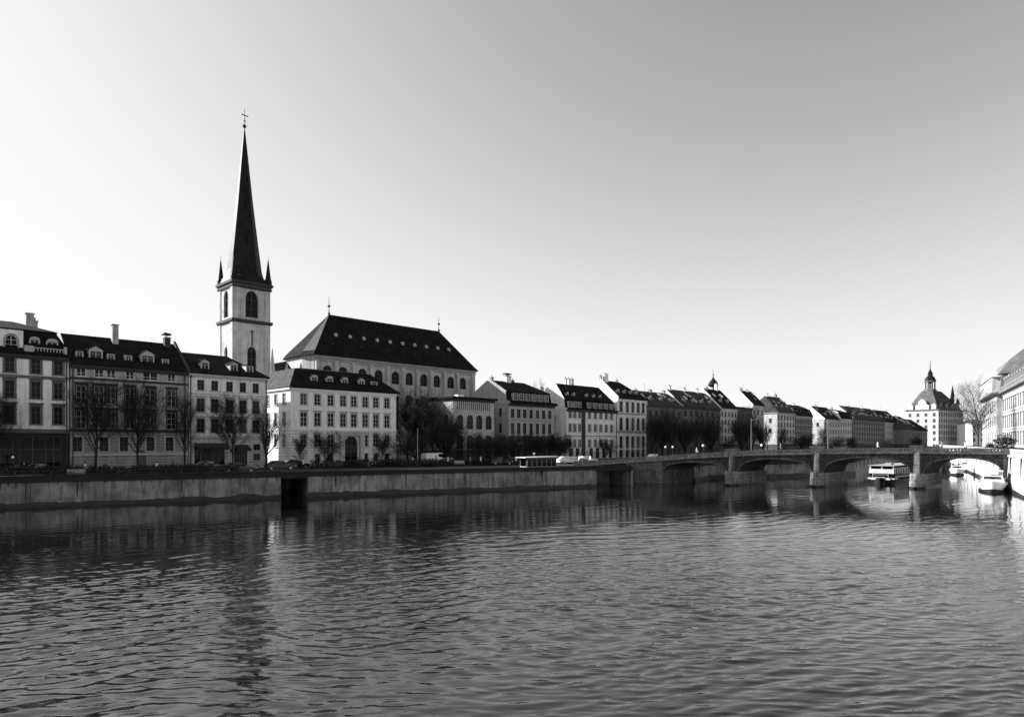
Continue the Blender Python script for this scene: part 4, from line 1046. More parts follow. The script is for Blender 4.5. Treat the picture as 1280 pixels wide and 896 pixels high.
# ------------------------------------------------------------------ trees
def grow(seed, height, trunk_h, trunk_r, nlimb, spread, dens, levels, upright=.6, rmin=.014, t0=.4, jitter=.25):
    """bare tree: returns (trunk mesh builder, crown mesh builder)"""
    r = random.Random(seed); tk, cr = MB(), MB()
    def branch(p, d, L_, rad, lvl):
        n = 4 if lvl < 2 else (3 if lvl < 4 else 2); pts = [p]; q = p.copy(); dd = d.copy()
        for k in range(n):
            dd = (dd + Vector((r.gauss(0, jitter*.5), r.gauss(0, jitter*.5), r.gauss(0, jitter*.3) + upright*.10))).normalized()
            q = q + dd*(L_/n); pts.append(q.copy())
        target = tk if lvl == 0 else cr
        for k in range(n):
            ra = rad*(1 - .75*k/n); rb_ = rad*(1 - .75*(k+1)/n)
            target.tube(pts[k], pts[k+1], max(ra, rmin), max(rb_, rmin*.7), 7 if lvl == 0 else (5 if lvl == 1 else 3), 0, False)
        if lvl >= levels: return
        nc = max(2, int(dens[min(lvl, len(dens)-1)] * r.uniform(.8, 1.2)))
        for c in range(nc):
            f = .22 + .78*(c + r.random())/nc if lvl else t0 + (1-t0)*(c + r.random())/nc
            k = min(int(f*n), n-1); g = f*n - k
            bpnt = pts[k].lerp(pts[k+1], min(g, 1))
            ax = dd.orthogonal().normalized(); ax.rotate(Matrix.Rotation(r.uniform(0, 6.283), 3, dd))
            nd = dd.copy(); nd.rotate(Matrix.Rotation(r.uniform(.5, 1.0)*spread, 3, ax))
            nd = (nd + Vector((0, 0, upright*.35))).normalized()
            branch(bpnt, nd, L_*r.uniform(.45, .68)*(1.05 - .35*f), rad*(1 - .7*f)*.55, lvl+1)
    top = Vector((r.gauss(0, .1), r.gauss(0, .1), trunk_h))
    branch(Vector((0, 0, 0)), Vector((r.gauss(0, .02), r.gauss(0, .02), 1)).normalized(), height, trunk_r, 0) if nlimb == 0 else None
    if nlimb:
        n = 5; pts = [Vector((0,0,0))]
        for k in range(n): pts.append(Vector((r.gauss(0, .05), r.gauss(0, .05), trunk_h*(k+1)/n)))
        for k in range(n): tk.tube(pts[k], pts[k+1], trunk_r*(1.25 if k == 0 else 1.05 - .3*k/n), trunk_r*(1.05-.3*(k+1)/n), 8, 0, False)
        for c in range(nlimb):
            a = 6.283*c/nlimb*1.0 + r.uniform(-.4, .4); tilt = spread*r.uniform(.35, 1.0) if c else .05
            d = Vector((math.sin(tilt)*math.cos(a), math.sin(tilt)*math.sin(a), math.cos(tilt)))
            st = pts[-1 if c % 2 == 0 else -2].lerp(pts[-1], r.random())
            branch(st, d, (height-trunk_h)*r.uniform(.62, .85)*(1.1 if c == 0 else 1), trunk_r*.6, 1)
    return tk, cr

TP = {}
def proto(key, m, **kw):
    tk, cr = grow(**kw); TP[key] = (tk.mesh('trunk', [m]), cr.mesh('crown', [m]))
proto('fanA', M['bark'], seed=3, height=11, trunk_h=0, trunk_r=.21, nlimb=0, spread=.95, dens=[32, 13, 8], levels=3, upright=.55, t0=.3, jitter=.14)
proto('fanB', M['bark'], seed=8, height=11, trunk_h=0, trunk_r=.21, nlimb=0, spread=.85, dens=[32, 13, 8], levels=3, upright=.6, t0=.32, jitter=.14)
proto('vee', M['bark'], seed=21, height=11, trunk_h=2.8, trunk_r=.2, nlimb=6, spread=.75, dens=[0, 16, 10], levels=3, upright=.6, jitter=.15)
proto('denseA', M['bark'], seed=31, height=12, trunk_h=0, trunk_r=.26, nlimb=0, spread=1.2, dens=[33, 11, 7], levels=3, upright=.6, rmin=.024, t0=.08)
proto('denseB', M['bark'], seed=37, height=12, trunk_h=2.2, trunk_r=.26, nlimb=15, spread=.7, dens=[0, 13, 8], levels=3, upright=.7, rmin=.024)
proto('lowA', M['bark'], seed=41, height=6.5, trunk_h=1.4, trunk_r=.12, nlimb=12, spread=1.1, dens=[0, 12, 8], levels=3, upright=.4, rmin=.018)
proto('lowB', M['bark'], seed=47, height=6.5, trunk_h=0, trunk_r=.12, nlimb=0, spread=1.1, dens=[26, 12, 7], levels=3, upright=.5, rmin=.018, t0=.25)
proto('big', M['barkp'], seed=53, height=17, trunk_h=0, trunk_r=.34, nlimb=0, spread=1.25, dens=[30, 13, 7], levels=3, upright=.5, t0=.2, jitter=.14)
PH = {'fanA': 12, 'fanB': 12, 'vee': 11, 'denseA': 13, 'denseB': 13, 'lowA': 6.5, 'lowB': 6.5, 'big': 17}
for k, (tk, cr) in TP.items():
    zs = max(v.co.z for v in cr.vertices); PH[k] = zs
def tree(key, px, Y, ptop, label, group, base=STREET, wide=1.0, rot=None, cat='tree', name='bare_tree'):
    x, y, _ = at(px, Y); top = CAMZ + (HORIZON - ptop + (7 if key.startswith('dense') else 3))/FPX*Y - base; s = top/PH[key]
    t = thing(name, label, cat, (x, y, base), random.uniform(0, 6.28) if rot is None else rot, group)
    t.scale = (s*wide, s*wide, s)
    link('trunk', TP[key][0], t); link('crown', TP[key][1], t)
    return t
g1, g2, g3 = 'bare street trees along the left promenade', 'dark trees in the park by the church', 'trees before the far houses'
for a in [('fanA', -6, 78, 478, 'bare tree cut by the left edge in front of the corner house', g1, .9), ('fanB', 119, 79, 466, 'bare fan-shaped tree before the left half of the grey house', g1, 1.0),
          ('fanA', 172.5, 82, 470, 'bare fan-shaped tree before the right half of the grey house', g1, .85), ('fanB', 231, 85, 482, 'slim bare tree at the joint of the grey and the cream house', g1, .7),
          ('fanA', 291, 89, 487, 'bare tree in front of the cream house with the shop awning', g1, .85), ('vee', 333, 92, 490, 'bare tree with a forked trunk left of the white palace', g1, .95),
          ('lowB', 377, 99, 543, 'small bare tree at the left corner of the white palace', g1, .6), ('lowA', 408, 100, 533, 'small sparse tree left of the arched portal', g1, .8),
          ('lowB', 476, 106, 541, 'small round-headed tree right of the arched portal', g1, .8)]:
    tree(*a[:4], a[4], a[5], wide=a[6]*1.15)
for i, a in enumerate([('denseA', 509, 132, 487, 'tall dark tree right against the white palace in the church park', 1.0), ('denseB', 527, 135, 484, 'dense dark tree in the middle of the church park', 1.0), ('denseA', 543, 130, 496, 'dark tree left of the arcaded building', 1.0),
          ('denseB', 556, 124, 512, 'broad dark tree overlapping the left side of the arcaded building', 1.1), ('denseA', 571, 121, 531, 'lower dark tree in front of the arcaded building', 1.2), ('lowA', 519, 118, 536, 'small dark tree behind the pale flagpole', 1.3),
          ('lowB', 592, 124, 540, 'low dark tree under the arched windows of the arcaded building', 1.2), ('lowA', 609, 127, 540, 'low dark tree at the right corner of the arcaded building', 1.2), ('lowB', 627, 130, 543, 'low dark tree at the left corner of the mansard house', 1.2),
          ('lowA', 642, 131, 541, 'low dark tree under the left windows of the mansard house', 1.2), ('lowB', 657, 134, 542, 'low dark tree behind the roof of the glass pavilion', 1.2), ('lowA', 672, 136, 541, 'low dark tree under the middle of the mansard house', 1.2),
          ('lowB', 686, 138, 541, 'low dark tree under the right windows of the mansard house', 1.2), ('lowA', 699, 141, 545, 'low dark tree in the gap right of the mansard house', 1.2), ('lowB', 712, 144, 543, 'low dark tree before the left part of the gabled house', 1.0),
          ('lowA', 757, 150, 545, 'small bushy tree before the right front of the gabled house', .9)]):
    tree(*a[:5], g2, wide=a[5])
for i, a in enumerate([('denseA', 816, 165, 517, 'dark tree just right of the tall pale house', .8), ('denseB', 828, 167, 511, 'tall dark tree before the dark far house', .8), ('denseA', 841, 170, 513, 'dark tree at the right end of the dark far house', .8),
          ('denseB', 856, 172, 522, 'dark tree before the left of the wide-roofed house', .8), ('denseA', 872, 174, 517, 'dark tree before the middle of the wide-roofed house', .8), ('denseB', 888, 177, 516, 'dark tree at the foot of the house below the onion dome', .8),
          ('lowA', 912, 185, 543, 'low tree before the pale narrow house', 1.0), ('denseB', 927, 195, 517, 'dark tree before the low flat-topped house', .8), ('denseA', 940, 198, 514, 'dark tree before the pointed white gable', .8), ('denseB', 954, 202, 527, 'dark tree in the gap before the hipped sunlit roof', .8),
          ('denseA', 978, 210, 537, 'small dark tree before the pale hipped house', .8), ('lowA', 1000, 215, 541, 'low tree before the balcony house', 1.2), ('lowB', 1012, 220, 543, 'low tree left of the bridge lamp', 1.2), ('denseA', 1027, 222, 536, 'dark tree behind the bridge lamp', .8),
          ('lowA', 1046, 228, 543, 'low tree right of the bridge lamp', 1.3), ('lowB', 1062, 235, 547, 'low tree at the left end of the broad dark house', 1.2), ('lowA', 1108, 260, 547, 'low tree at the right end of the broad dark house', 1.2), ('lowB', 1150, 300, 546, 'low tree in front of the domed palace', 1.2)]):
    tree(*a[:5], g3, wide=a[5])
tree('big', 1222, 150, 466, 'tall bare tree on the right bank between domed palace and white building', None, RSTREET-.3, 1.0, .6)
# tree behind the mansard house roof
fr = frontage(668, 18); 
x, y, _ = at(669, 172)
t = thing('bare_tree', 'tree top showing above the mansard roof beside its chimney', 'tree', (x, y, STREET)); s = (CAMZ + (HORIZON-470)/FPX*172 - STREET)/PH['denseA']; t.scale = (s*.5, s*.5, s)
link('trunk', TP['denseA'][0], t); link('crown', TP['denseA'][1], t)
x, y, _ = at(605, 165)
t = thing('bare_tree', 'thin tree top in the gap between church and mansard house', 'tree', (x, y, STREET)); s = (CAMZ + (HORIZON-476)/FPX*165 - STREET)/PH['vee']; t.scale = (s*.6, s*.6, s)
link('trunk', TP['vee'][0], t); link('crown', TP['vee'][1], t)

def leafy(seed, L_, Wd, Hh, n, size=.16, ball=True):
    r = random.Random(seed); mb = MB()
    for k in range(n):
        if ball:
            v = Vector((r.gauss(0, 1), r.gauss(0, 1), r.gauss(0, 1))).normalized()*(r.random()**.4)
            bump = 1 + .25*math.sin(v.x*5+seed)*math.cos(v.y*6) + .15*math.sin(9*v.z)
            p = Vector((v.x*L_*.5*bump, v.y*Wd*.5*bump, Hh*.5 + v.z*Hh*.5*bump))
        else:
            p = Vector((r.uniform(-L_/2, L_/2), r.uniform(-Wd/2, Wd/2), r.uniform(.05, 1)*Hh*(.82 + .18*math.sin(1.7*r.uniform(0, L_)))))
        a = Vector((r.gauss(0,1), r.gauss(0,1), r.gauss(0,1))).normalized(); b = a.orthogonal().normalized(); s = size*r.uniform(.6, 1.3)
        mb.poly([p - a*s, p + b*s*.5, p + a*s, p - b*s*.5])
    return mb
def shrub(label, px, Y, w, h, base, name='shrub', seed=1, n=900, size=.16, group=None):
    x, y, _ = at(px, Y); t = thing(name, label, 'shrub', (x, y, base), 0, group)
    leafy(seed, w, w, h, n, size).build('foliage', M['leaf'], t, (0, 0, .15))
    b = MB()
    for k in range(4): a = k*1.6; b.tube((0,0,0), (.25*w*math.cos(a), .25*w*math.sin(a), h*.6), .05, .02, 5)
    b.build('stem', M['bark'], t)
shrub('dark evergreen bush on top of the right embankment wall', 1256, 112, 3.4, 2.6, RSTREET-.3, seed=5, n=1500)
shrub('small evergreen bush at the foot of the tall bare tree', 1238, 124, 1.6, 1.2, RSTREET-.3, seed=6, n=500)
hedges = [(-20, 75.5, 14, 'unclipped dark hedge before the arcades of the corner house'), (70, 77, 12, 'dark hedge at the joint of the corner house and the grey house'), (150, 79, 13, 'dark hedge behind the railing before the grey house'), (215, 82, 9, 'dark hedge before the slim bare tree'),
          (262, 84.5, 7, 'dark hedge before the cream house'), (425, 101, 9, 'dark hedge left of the arched portal'), (468, 105, 9, 'dark hedge right of the arched portal'), (510, 108, 10, 'dark hedge before the tall park trees'), (566, 113, 12, 'dark hedge before the arcaded building'), (620, 117, 10, 'dark hedge left of the glass pavilion')]
for k, (px, Y, L_, lab) in enumerate(hedges):
    x, y, _ = at(px, Y); t = thing('hedge', lab, 'hedge', (x, y, STREET), AQ, 'hedges along the promenade')
    leafy(60+k, L_, 1.3, random.uniform(1.2, 1.7), int(220*L_), .15, False).build('foliage', M['leaf'], t)
    b = MB(); n_ = int(L_)
    for j in range(n_): b.tube((-L_/2+j+.5, 0, 0), (-L_/2+j+.5, .1, 1.0), .05, .03, 4, 0, False)
    b.build('stem', M['bark'], t)

# ------------------------------------------------------------------ vehicles
_car = {}
def car(label, px, Y, rz, paint, z=STREET, group='cars parked along the left bank', van=False):
    key = (paint, van)
    x, y, _ = at(px, Y)
    if key in _car:
        o = copy_tree(_car[key]); o['label'] = label; o.location = (x, y, z); o.rotation_euler = (0, 0, rz); return o
    t = thing('parked_van' if van else 'parked_car', label, 'van' if van else 'car', (x, y, z), rz, group); _car[key] = t
    L_, Wd = (5.2, 1.95) if van else (4.4, 1.76)
    if van: sec = [(-2.6,.3),(2.55,.3),(2.6,.8),(2.35,1.15),(1.75,1.3),(1.2,2.1),(.9,2.2),(-2.5,2.2),(-2.6,2.0)]; gl = [(1.68,1.32),(1.18,2.02),(.1,2.05),(.1,1.32)]; wx = (1.65, -1.6)
    else: sec = [(-2.2,.32),(2.15,.3),(2.2,.62),(1.95,.82),(1.0,.95),(.3,1.38),(-.2,1.45),(-1.1,1.42),(-1.75,1.0),(-2.15,.92)]; gl = [(.88,.97),(.27,1.34),(-1.05,1.37),(-1.6,1.0)]; wx = (1.38, -1.32)
    mb = MB(); n = len(sec); hw = Wd/2
    prof = [(-hw+.0, .92, 0), (-hw+.12, 1, 1), (hw-.12, 1, 1), (hw, .92, 0)]
    rings = []
    for yy, sc1, top in prof:
        rings.append([mb.vert((px_*(1 if top else .97), yy*(1 - (.0 if pz < 1 else .16)), pz if top else (pz*.97 if pz > .5 else pz+.05))) for px_, pz in sec])
    for a, b in zip(rings, rings[1:]):
        for k in range(n): mb.face((a[k], a[(k+1) % n], b[(k+1) % n], b[k]))
    mb.face(rings[0][::-1]); mb.face(rings[-1])
    mb.build('body', M[paint], t)
    g = MB()
    for sgn in (-1, 1):
        pts = [(qx, sgn*(hw*(1 - (.0 if qz < 1 else .16)) + .012), qz) for qx, qz in gl]; g.poly(pts if sgn > 0 else pts[::-1])
    fx = gl[0][0]+.1, gl[1][0]+.1
    g.poly([(fx[0], -hw*.78, gl[0][1]+.03), (fx[0], hw*.78, gl[0][1]+.03), (fx[1], hw*.7, gl[1][1]+.03), (fx[1], -hw*.7, gl[1][1]+.03)])
    g.build('window', M['glass'], t)
    for sx in wx:
        for sy in (-1, 1):
            w = MB(); w.lathe([(.2, -.1), (.3, -.11), (.32, -.06), (.32, .06), (.3, .11), (.2, .1)], 16)
            wm_ = w.mesh('wheel', [M['tyre']]); wo_ = link('wheel', wm_, t, (sx, sy*(hw-.08), .32)); wo_.rotation_euler = (math.pi/2, 0, 0)
            rr = MB(); rr.lathe([(.2, -.115), (.05, -.125)], 10); rr.lathe([(.2, .115), (.05, .125)], 10); rr.build('rim', M['rim'], wo_)
    for sy in (-1, 1):
        hb = MB(); hb.box(L_/2-.15, L_/2-.0, sy*hw*.7-.16, sy*hw*.7+.16, .62 if not van else .8, .76 if not van else .98); hb.build('headlight', M['globe'], t)
        hb = MB(); hb.box(-L_/2+.02, -L_/2+.14, sy*hw*.72-.14, sy*hw*.72+.14, .72, .88); hb.build('tail_light', M['trimd'], t)
    return t
car('black car parked on the promenade in front of the cream house', 299, 87, AQ, 'carb', STREET)
car('grey car parked under the shop awning', 262, 93.5, A45, 'carg')
car('black car parked between the forked tree and the white palace', 350, 96, AQ, 'carb')
car('dark car parked at the left corner of the white palace', 368, 101, A45, 'carb')
car('grey car parked before the arches of the corner house', 52, 82.5, A45, 'carg')
car('black car at the kerb before the corner house', 22, 79.5, A45, 'carb')
car('white van under the dark trees of the church park', 544, 118, A45, 'carw', van=True)
car('grey car in front of the white van', 563, 114, AQ, 'carg')
car('black car parked at the left end of the glass pavilion', 625, 117.5, AQ, 'carb')
car('white car parked just right of the glass pavilion', 709, 124, AQ, 'carw')
car('grey car in the row right of the glass pavilion', 721, 127, AQ, 'carg')
car('white car nearest the bridge at the right end of the row', 733, 128, AQ, 'carw')
car('white car at the bridge approach before the tall pale house', 818, 150, A45, 'carw')
car('grey car turning at the head of the bridge', 868, 128, AQ, 'carg')

# glass pavilion on the promenade
p = at(659, 105); t = thing('glass_pavilion', 'low glass pavilion with a thin white overhanging roof on the promenade', 'pavilion', (p[0], p[1], STREET), AQ)
PWd = 9.0; t.scale = (.6, .6, .62)
b = MB(); b.hexa([(-1.2,-1,2.55),(PWd+.8,-1,2.75),(PWd+.8,5,2.75),(-1.2,5,2.55),(-.9,-1,2.72),(PWd+.5,-1,2.92),(PWd+.5,5,2.92),(-.9,5,2.72)]); b.build('roof', M['trimm'], t)
b = MB()
for k in range(7): x = PWd*k/6; b.box(x-.06, x+.06, 0, .12, 0, 2.55); b.box(x-.06, x+.06, 3.9, 4.0, 0, 2.55)
b.box(0, PWd, 0, .12, 0, .35); b.box(0, PWd, .01, .1, 2.4, 2.54); b.box(-.06, .06, .12, 3.9, 0, .35); b.build('frame', M['trimg'], t)
b = MB(); b.poly([(0, .06, .35), (PWd, .06, .35), (PWd, .06, 2.4), (0, .06, 2.4)]); b.poly([(0, 3.95, .1), (PWd, 3.95, .1), (PWd, 3.95, 2.4), (0, 3.95, 2.4)]); b.build('pane', M['glass'], t)
b = MB(); b.tube((3.2, 2, 2.9), (3.2, 2, 3.6), .04, .03, 5); b.lathe([(.35, 3.6), (.38, 3.66), (.1, 3.8)], 8, 3.2, 2); b.build('roof_vent', M['trimw'], t)
# cafe parasols
pos = [(705, 112, 'closed to the pavilion'), (717, 115, 'in the middle of the cafe row'), (728, 118, 'at the bridge end of the cafe row')]
first = None
for px, Y, w_ in pos:
    x, y, _ = at(px, Y)
    if first is None:
        first = t = thing('cafe_parasol', '', 'parasol', (x, y, STREET), 0, 'pale cafe parasols')
        b = MB(); b.lathe([(1.25, 1.95), (1.2, 2.02), (.5, 2.35), (.05, 2.5)], 8); b.build('canopy', M['cloth'], t)
        b = MB(); b.tube((0,0,.1), (0,0,2.45), .03, .03, 6); b.build('pole', M['trimw'], t)
        b = MB(); b.lathe([(.3, 0), (.28, .1), (.05, .14)], 10); b.build('base', M['trimd'], t)
    else: t = copy_tree(first); t.location = (x, y, STREET)
    t.scale = (.62, .62, .66)
    t['label'] = 'pale cafe parasol ' + w_.replace('closed', 'nearest')
# flagpole by the park
x, y, _ = at(522, 114); t = thing('flagpole', 'thin pale flagpole in front of the dark park trees', 'flagpole', (x, y, STREET))
b = MB(); b.tube((0,0,.3), (0,0,6.3), .07, .045, 8); b.lathe([(.09, 6.3), (.09, 6.42), (.02, 6.48)], 8); b.build('pole', M['polep'], t)
b = MB(); b.lathe([(.35, 0), (.33, .25), (.1, .32)], 10); b.build('base', M['trimm'], t)

# ------------------------------------------------------------------ street lamps
lamp0 = None
def lamp(label, x, y, z, h=4.0, grp='globe street lamps'):
    global lamp0
    if lamp0 is None:
        lamp0 = t = thing('street_lamp', label, 'street lamp', (x, y, z), 0, grp)
        b = MB(); b.lathe([(.18, 0), (.16, .5), (.08, .6), (.06, 3.5), (.1, 3.55), (.12, 3.7)], 8); b.build('pole', M['iron'], t)
        b = MB(); b.lathe([(.10, 3.7), (.24, 3.82), (.30, 4.0), (.24, 4.18), (.10, 4.3)], 12); b.build('lamp_shade', M['globe'], t, smooth=True)
        b = MB(); b.lathe([(.12, 4.3), (.08, 4.36), (.01, 4.5)], 8); b.build('cap', M['iron'], t)
        o = t
    else: o = copy_tree(lamp0); o['label'] = label; o.location = (x, y, z)
    o.scale = (h/4.2,)*3; 
    return o
for px, Y, py, lab in [(832, 140, 558.3, 'globe lamp at the bridge head, left one of a close pair'), (841, 142, 558.3, 'globe lamp at the bridge head, right one of a close pair'), (879, 128, 556.5, 'globe lamp before the dark trees left of the onion dome'),
                       (952, 134, 556, 'globe lamp before the tree in the gap by the hipped roof')]:
    x, y, _ = at(px, Y); zt = CAMZ + (HORIZON-py)/FPX*Y
    lamp(lab, x, y, STREET, (zt-STREET)*1.03)
x, y = B(30.15, -.05); lamp('bright globe lamp standing on the second bridge pier', x, y, zp(30.15)+.42, 1.55)
x, y = B(44.15, BW); lamp('globe lamp on the far side of the bridge over the last pier', x, y, zp(44)+.42, 1.3)
x, y, _ = at(16, 79); lamp('globe lamp before the arches of the corner house', x, y, STREET, 2.4)
x, y, _ = at(497, 122); lamp('globe lamp at the dark right corner of the white palace', x, y, STREET, 4.2)
x, y, _ = at(938, 150); 
for k, (px, Y, lab) in enumerate([(939, 160, 'tall thin mast before the pointed white gable'), (1035, 165, 'tall thin mast right of the bridge lamp')]):
    x, y, _ = at(px, Y); t = thing('tram_mast', lab, 'mast', (x, y, STREET), 0, 'thin masts beyond the bridge')
    b = MB(); b.tube((0,0,0), (0,0,10), .08, .05, 6); b.build('pole', M['trimg'], t)
    b = MB(); b.tube((0,0,9.4), (1.4,-.8,9.8), .03, .03, 5); b.build('arm', M['trimg'], t)

# ------------------------------------------------------------------ people
def person_mesh(stride, armsw, coat):
    bm_me = bpy.data.meshes.new('person')
    V = [(0,0,.95),(0,0,1.15),(0,0,1.38),(0,0,1.50),(0,.02,1.60),(0,.02,1.70),
         (.10,0,.90),(.11,stride,.50),(.11,stride*1.6-.05,.08),(.11,stride*1.6+.12,.03),
         (-.10,0,.90),(-.11,-stride*.7,.50),(-.11,-stride*2.0,.08),(-.11,-stride*2.0+.16,.03),
         (.20,0,1.40),(.25,-armsw,1.13),(.25,-armsw+.10,.90),(.25,-armsw+.14,.80),
         (-.20,0,1.40),(-.25,armsw,1.13),(-.25,armsw+.12,.90),(-.25,armsw+.16,.80)]
    E = [(0,1),(1,2),(2,3),(3,4),(4,5),(0,6),(6,7),(7,8),(8,9),(0,10),(10,11),(11,12),(12,13),(2,14),(14,15),(15,16),(16,17),(2,18),(18,19),(19,20),(20,21)]
    Rr = [.16,.15,.17,.065,.10,.09,.10,.075,.05,.04,.10,.075,.05,.04,.075,.055,.042,.035,.075,.055,.042,.035]
    bm_me.from_pydata(V, E, [])
    o = bpy.data.objects.new('tmp_person', bm_me); COL.objects.link(o)
    md = o.modifiers.new('Skin', 'SKIN'); sd = o.modifiers.new('Sub', 'SUBSURF'); sd.levels = 1; sd.render_levels = 1
    for i, v in enumerate(bm_me.skin_vertices[0].data): v.radius = (Rr[i], Rr[i]*(.75 if i < 3 else 1)); v.use_root = (i == 0)
    dg = bpy.context.evaluated_depsgraph_get(); dg.update()
    res = bpy.data.meshes.new_from_object(o.evaluated_get(dg))
    bpy.data.objects.remove(o)
    res.materials.clear()
    for m in (M[coat], M['skin'], M['coatd']): res.materials.append(m)
    for p in res.polygons:
        z = p.center.z; x = abs(p.center.x)
        p.material_index = 1 if (z > 1.50 or (z < .86 and x > .2)) else (2 if z < .85 else 0)
        p.use_smooth = True
    hb = MB(); hb.lathe([(.105, 1.60), (.118, 1.68), (.10, 1.76), (.04, 1.80)], 10, 0, -.01)
    return res, hb.mesh('hair', [M['hair']], True)
PM = {(k, c): person_mesh(st, ar, c) for k, st, ar in (('walk', .16, .12), ('stand', .01, .02)) for c in ('coatd', 'coatw', 'coatg')}
def person(label, x, y, z, rz, pose, coat):
    t = tag(link('person', PM[(pose, coat)][0], None, (x, y, z), rz), label, 'person', 'people on the promenade and bridge')
    link('hair', PM[(pose, coat)][1], t)
bdir = math.atan2(ba.y, ba.x) - math.pi/2
for s, d, lab, pose, coat in [(38.3, 1.6, 'person in pale clothes walking on the bridge over the third arch', 'walk', 'coatw'), (50.3, 1.4, 'person in pale clothes on the bridge near the right bank', 'walk', 'coatw'), (47, 2, 'person in a grey coat on the bridge just right of the last pier', 'stand', 'coatg'),
                              (11, 1.5, 'person in pale clothes on the bridge above the first arch', 'walk', 'coatw'), (22, 1.7, 'person in a dark coat on the bridge above the second arch', 'walk', 'coatd'), (24, 1.9, 'person in a grey coat following on the bridge above the second arch', 'walk', 'coatg')]:
    x, y = B(s, d); person(lab, x, y, zp(s)-.62, bdir + (math.pi if s > 40 else 0), pose, coat)
for px, Y, lab, pose, coat in [(107, 77.8, 'person in pale clothes walking before the grey house', 'walk', 'coatw'), (216, 84, 'person in a dark coat near the slim bare tree', 'walk', 'coatd'), (379, 98, 'person in pale clothes at the left corner of the white palace', 'stand', 'coatw'),
                               (447, 103, 'person in a grey coat right of the arched portal', 'walk', 'coatg'), (516, 110, 'person in pale clothes beside the flagpole', 'walk', 'coatw'), (545, 111.5, 'person in a grey coat walking past the white van', 'walk', 'coatg'),
                               (588, 113, 'person in a grey coat by the low trees of the arcaded building', 'walk', 'coatg'), (637, 116, 'person in a dark coat left of the glass pavilion', 'walk', 'coatd'), (724, 121, 'person in pale clothes under the cafe parasols', 'stand', 'coatw'), (738, 121.5, 'person in pale clothes at the end of the promenade by the bridge', 'walk', 'coatw')]:
    x, y, _ = at(px, Y); person(lab, x, y, STREET, AQ - math.pi/2 + random.choice((0, math.pi)), pose, coat)

for px, Y, lab, pose, coat in [(30, 76.5, 'person in a dark coat before the arcade of the corner house', 'walk', 'coatd'), (140, 78.5, 'person in a grey coat between the two fan-shaped trees', 'walk', 'coatg'), (196, 81.5, 'person in pale clothes right of the second fan-shaped tree', 'walk', 'coatw'), (322, 91, 'person in a grey coat left of the forked tree', 'stand', 'coatg'),
                               (395, 99.5, 'person in a dark coat between two small trees before the white palace', 'walk', 'coatd'), (430, 103, 'person in pale clothes in front of the arched portal', 'walk', 'coatw'), (491, 107.5, 'person in a grey coat at the right corner of the white palace', 'walk', 'coatg'), (560, 112, 'person in pale clothes in front of the grey car by the van', 'walk', 'coatw'),
                               (601, 114.5, 'person in pale clothes under the arcaded building', 'walk', 'coatw'), (645, 115.5, 'person in pale clothes at the left door of the glass pavilion', 'stand', 'coatw')]:
    x, y, _ = at(px, Y); person(lab, x, y, STREET, AQ - math.pi/2 + random.choice((0, math.pi)), pose, coat)
bench0 = None
for px, Y, lab in [(95, 76.3, 'park bench before the joint of corner house and grey house'), (185, 80.5, 'park bench right of the second fan-shaped tree'), (455, 103, 'park bench right of the arched portal'), (575, 112.5, 'park bench before the arcaded building')]:
    x, y, _ = at(px, Y)
    if bench0 is None:
        bench0 = t = thing('park_bench', lab, 'bench', (x, y, STREET), AQ, 'benches on the promenade')
        b = MB()
        for k in range(3): b.box(-.9, .9, -.22+k*.15, -.1+k*.15, .43, .47)
        b.build('seat', M['polep'], t)
        b = MB()
        for k in range(3): b.box(-.9, .9, .24, .28, .55+k*.14, .65+k*.14)
        b.build('backrest', M['polep'], t)
        for sx in (-.75, .75):
            b = MB(); b.box(sx-.04, sx+.04, -.2, .28, .37, .43); b.box(sx-.04, sx+.04, -.2, -.12, 0, .37); b.hexa([(sx-.04,.18,0),(sx+.04,.18,0),(sx+.04,.26,0),(sx-.04,.26,0),(sx-.04,.28,.95),(sx+.04,.28,.95),(sx+.04,.34,.95),(sx-.04,.34,.95)]); b.build('leg', M['iron'], t)
    else:
        t = copy_tree(bench0); t['label'] = lab; t.location = (x, y, STREET)

# ------------------------------------------------------------------ boats
def hull(mb, L_, Wd, z0, z1, bow=3.0, flare=.85, mi=0, stern=.9):
    """hull along +x with the bow at x = 0 pointing to -x"""
    secs = [(0.0, .06), (bow*.25, .45), (bow*.6, .8), (bow, 1.0), (L_*.7, 1.0), (L_, stern)]
    rings = []
    for i, (x, f) in enumerate(secs):
        h = Wd/2*f; sh = .35*(1 - min(x/bow, 1))
        rings.append([mb.vert(p) for p in ((x + (.5 if i == 0 else 0), -h*flare*.8, z0), (x, -h, z1+sh), (x, h, z1+sh), (x + (.5 if i == 0 else 0), h*flare*.8, z0))])
    for a, b in zip(rings, rings[1:]):
        for k in range(4): mb.face((a[k], b[k], b[(k+1) % 4], a[(k+1) % 4]), mi)
    mb.face(rings[0]); mb.face(rings[-1][::-1])
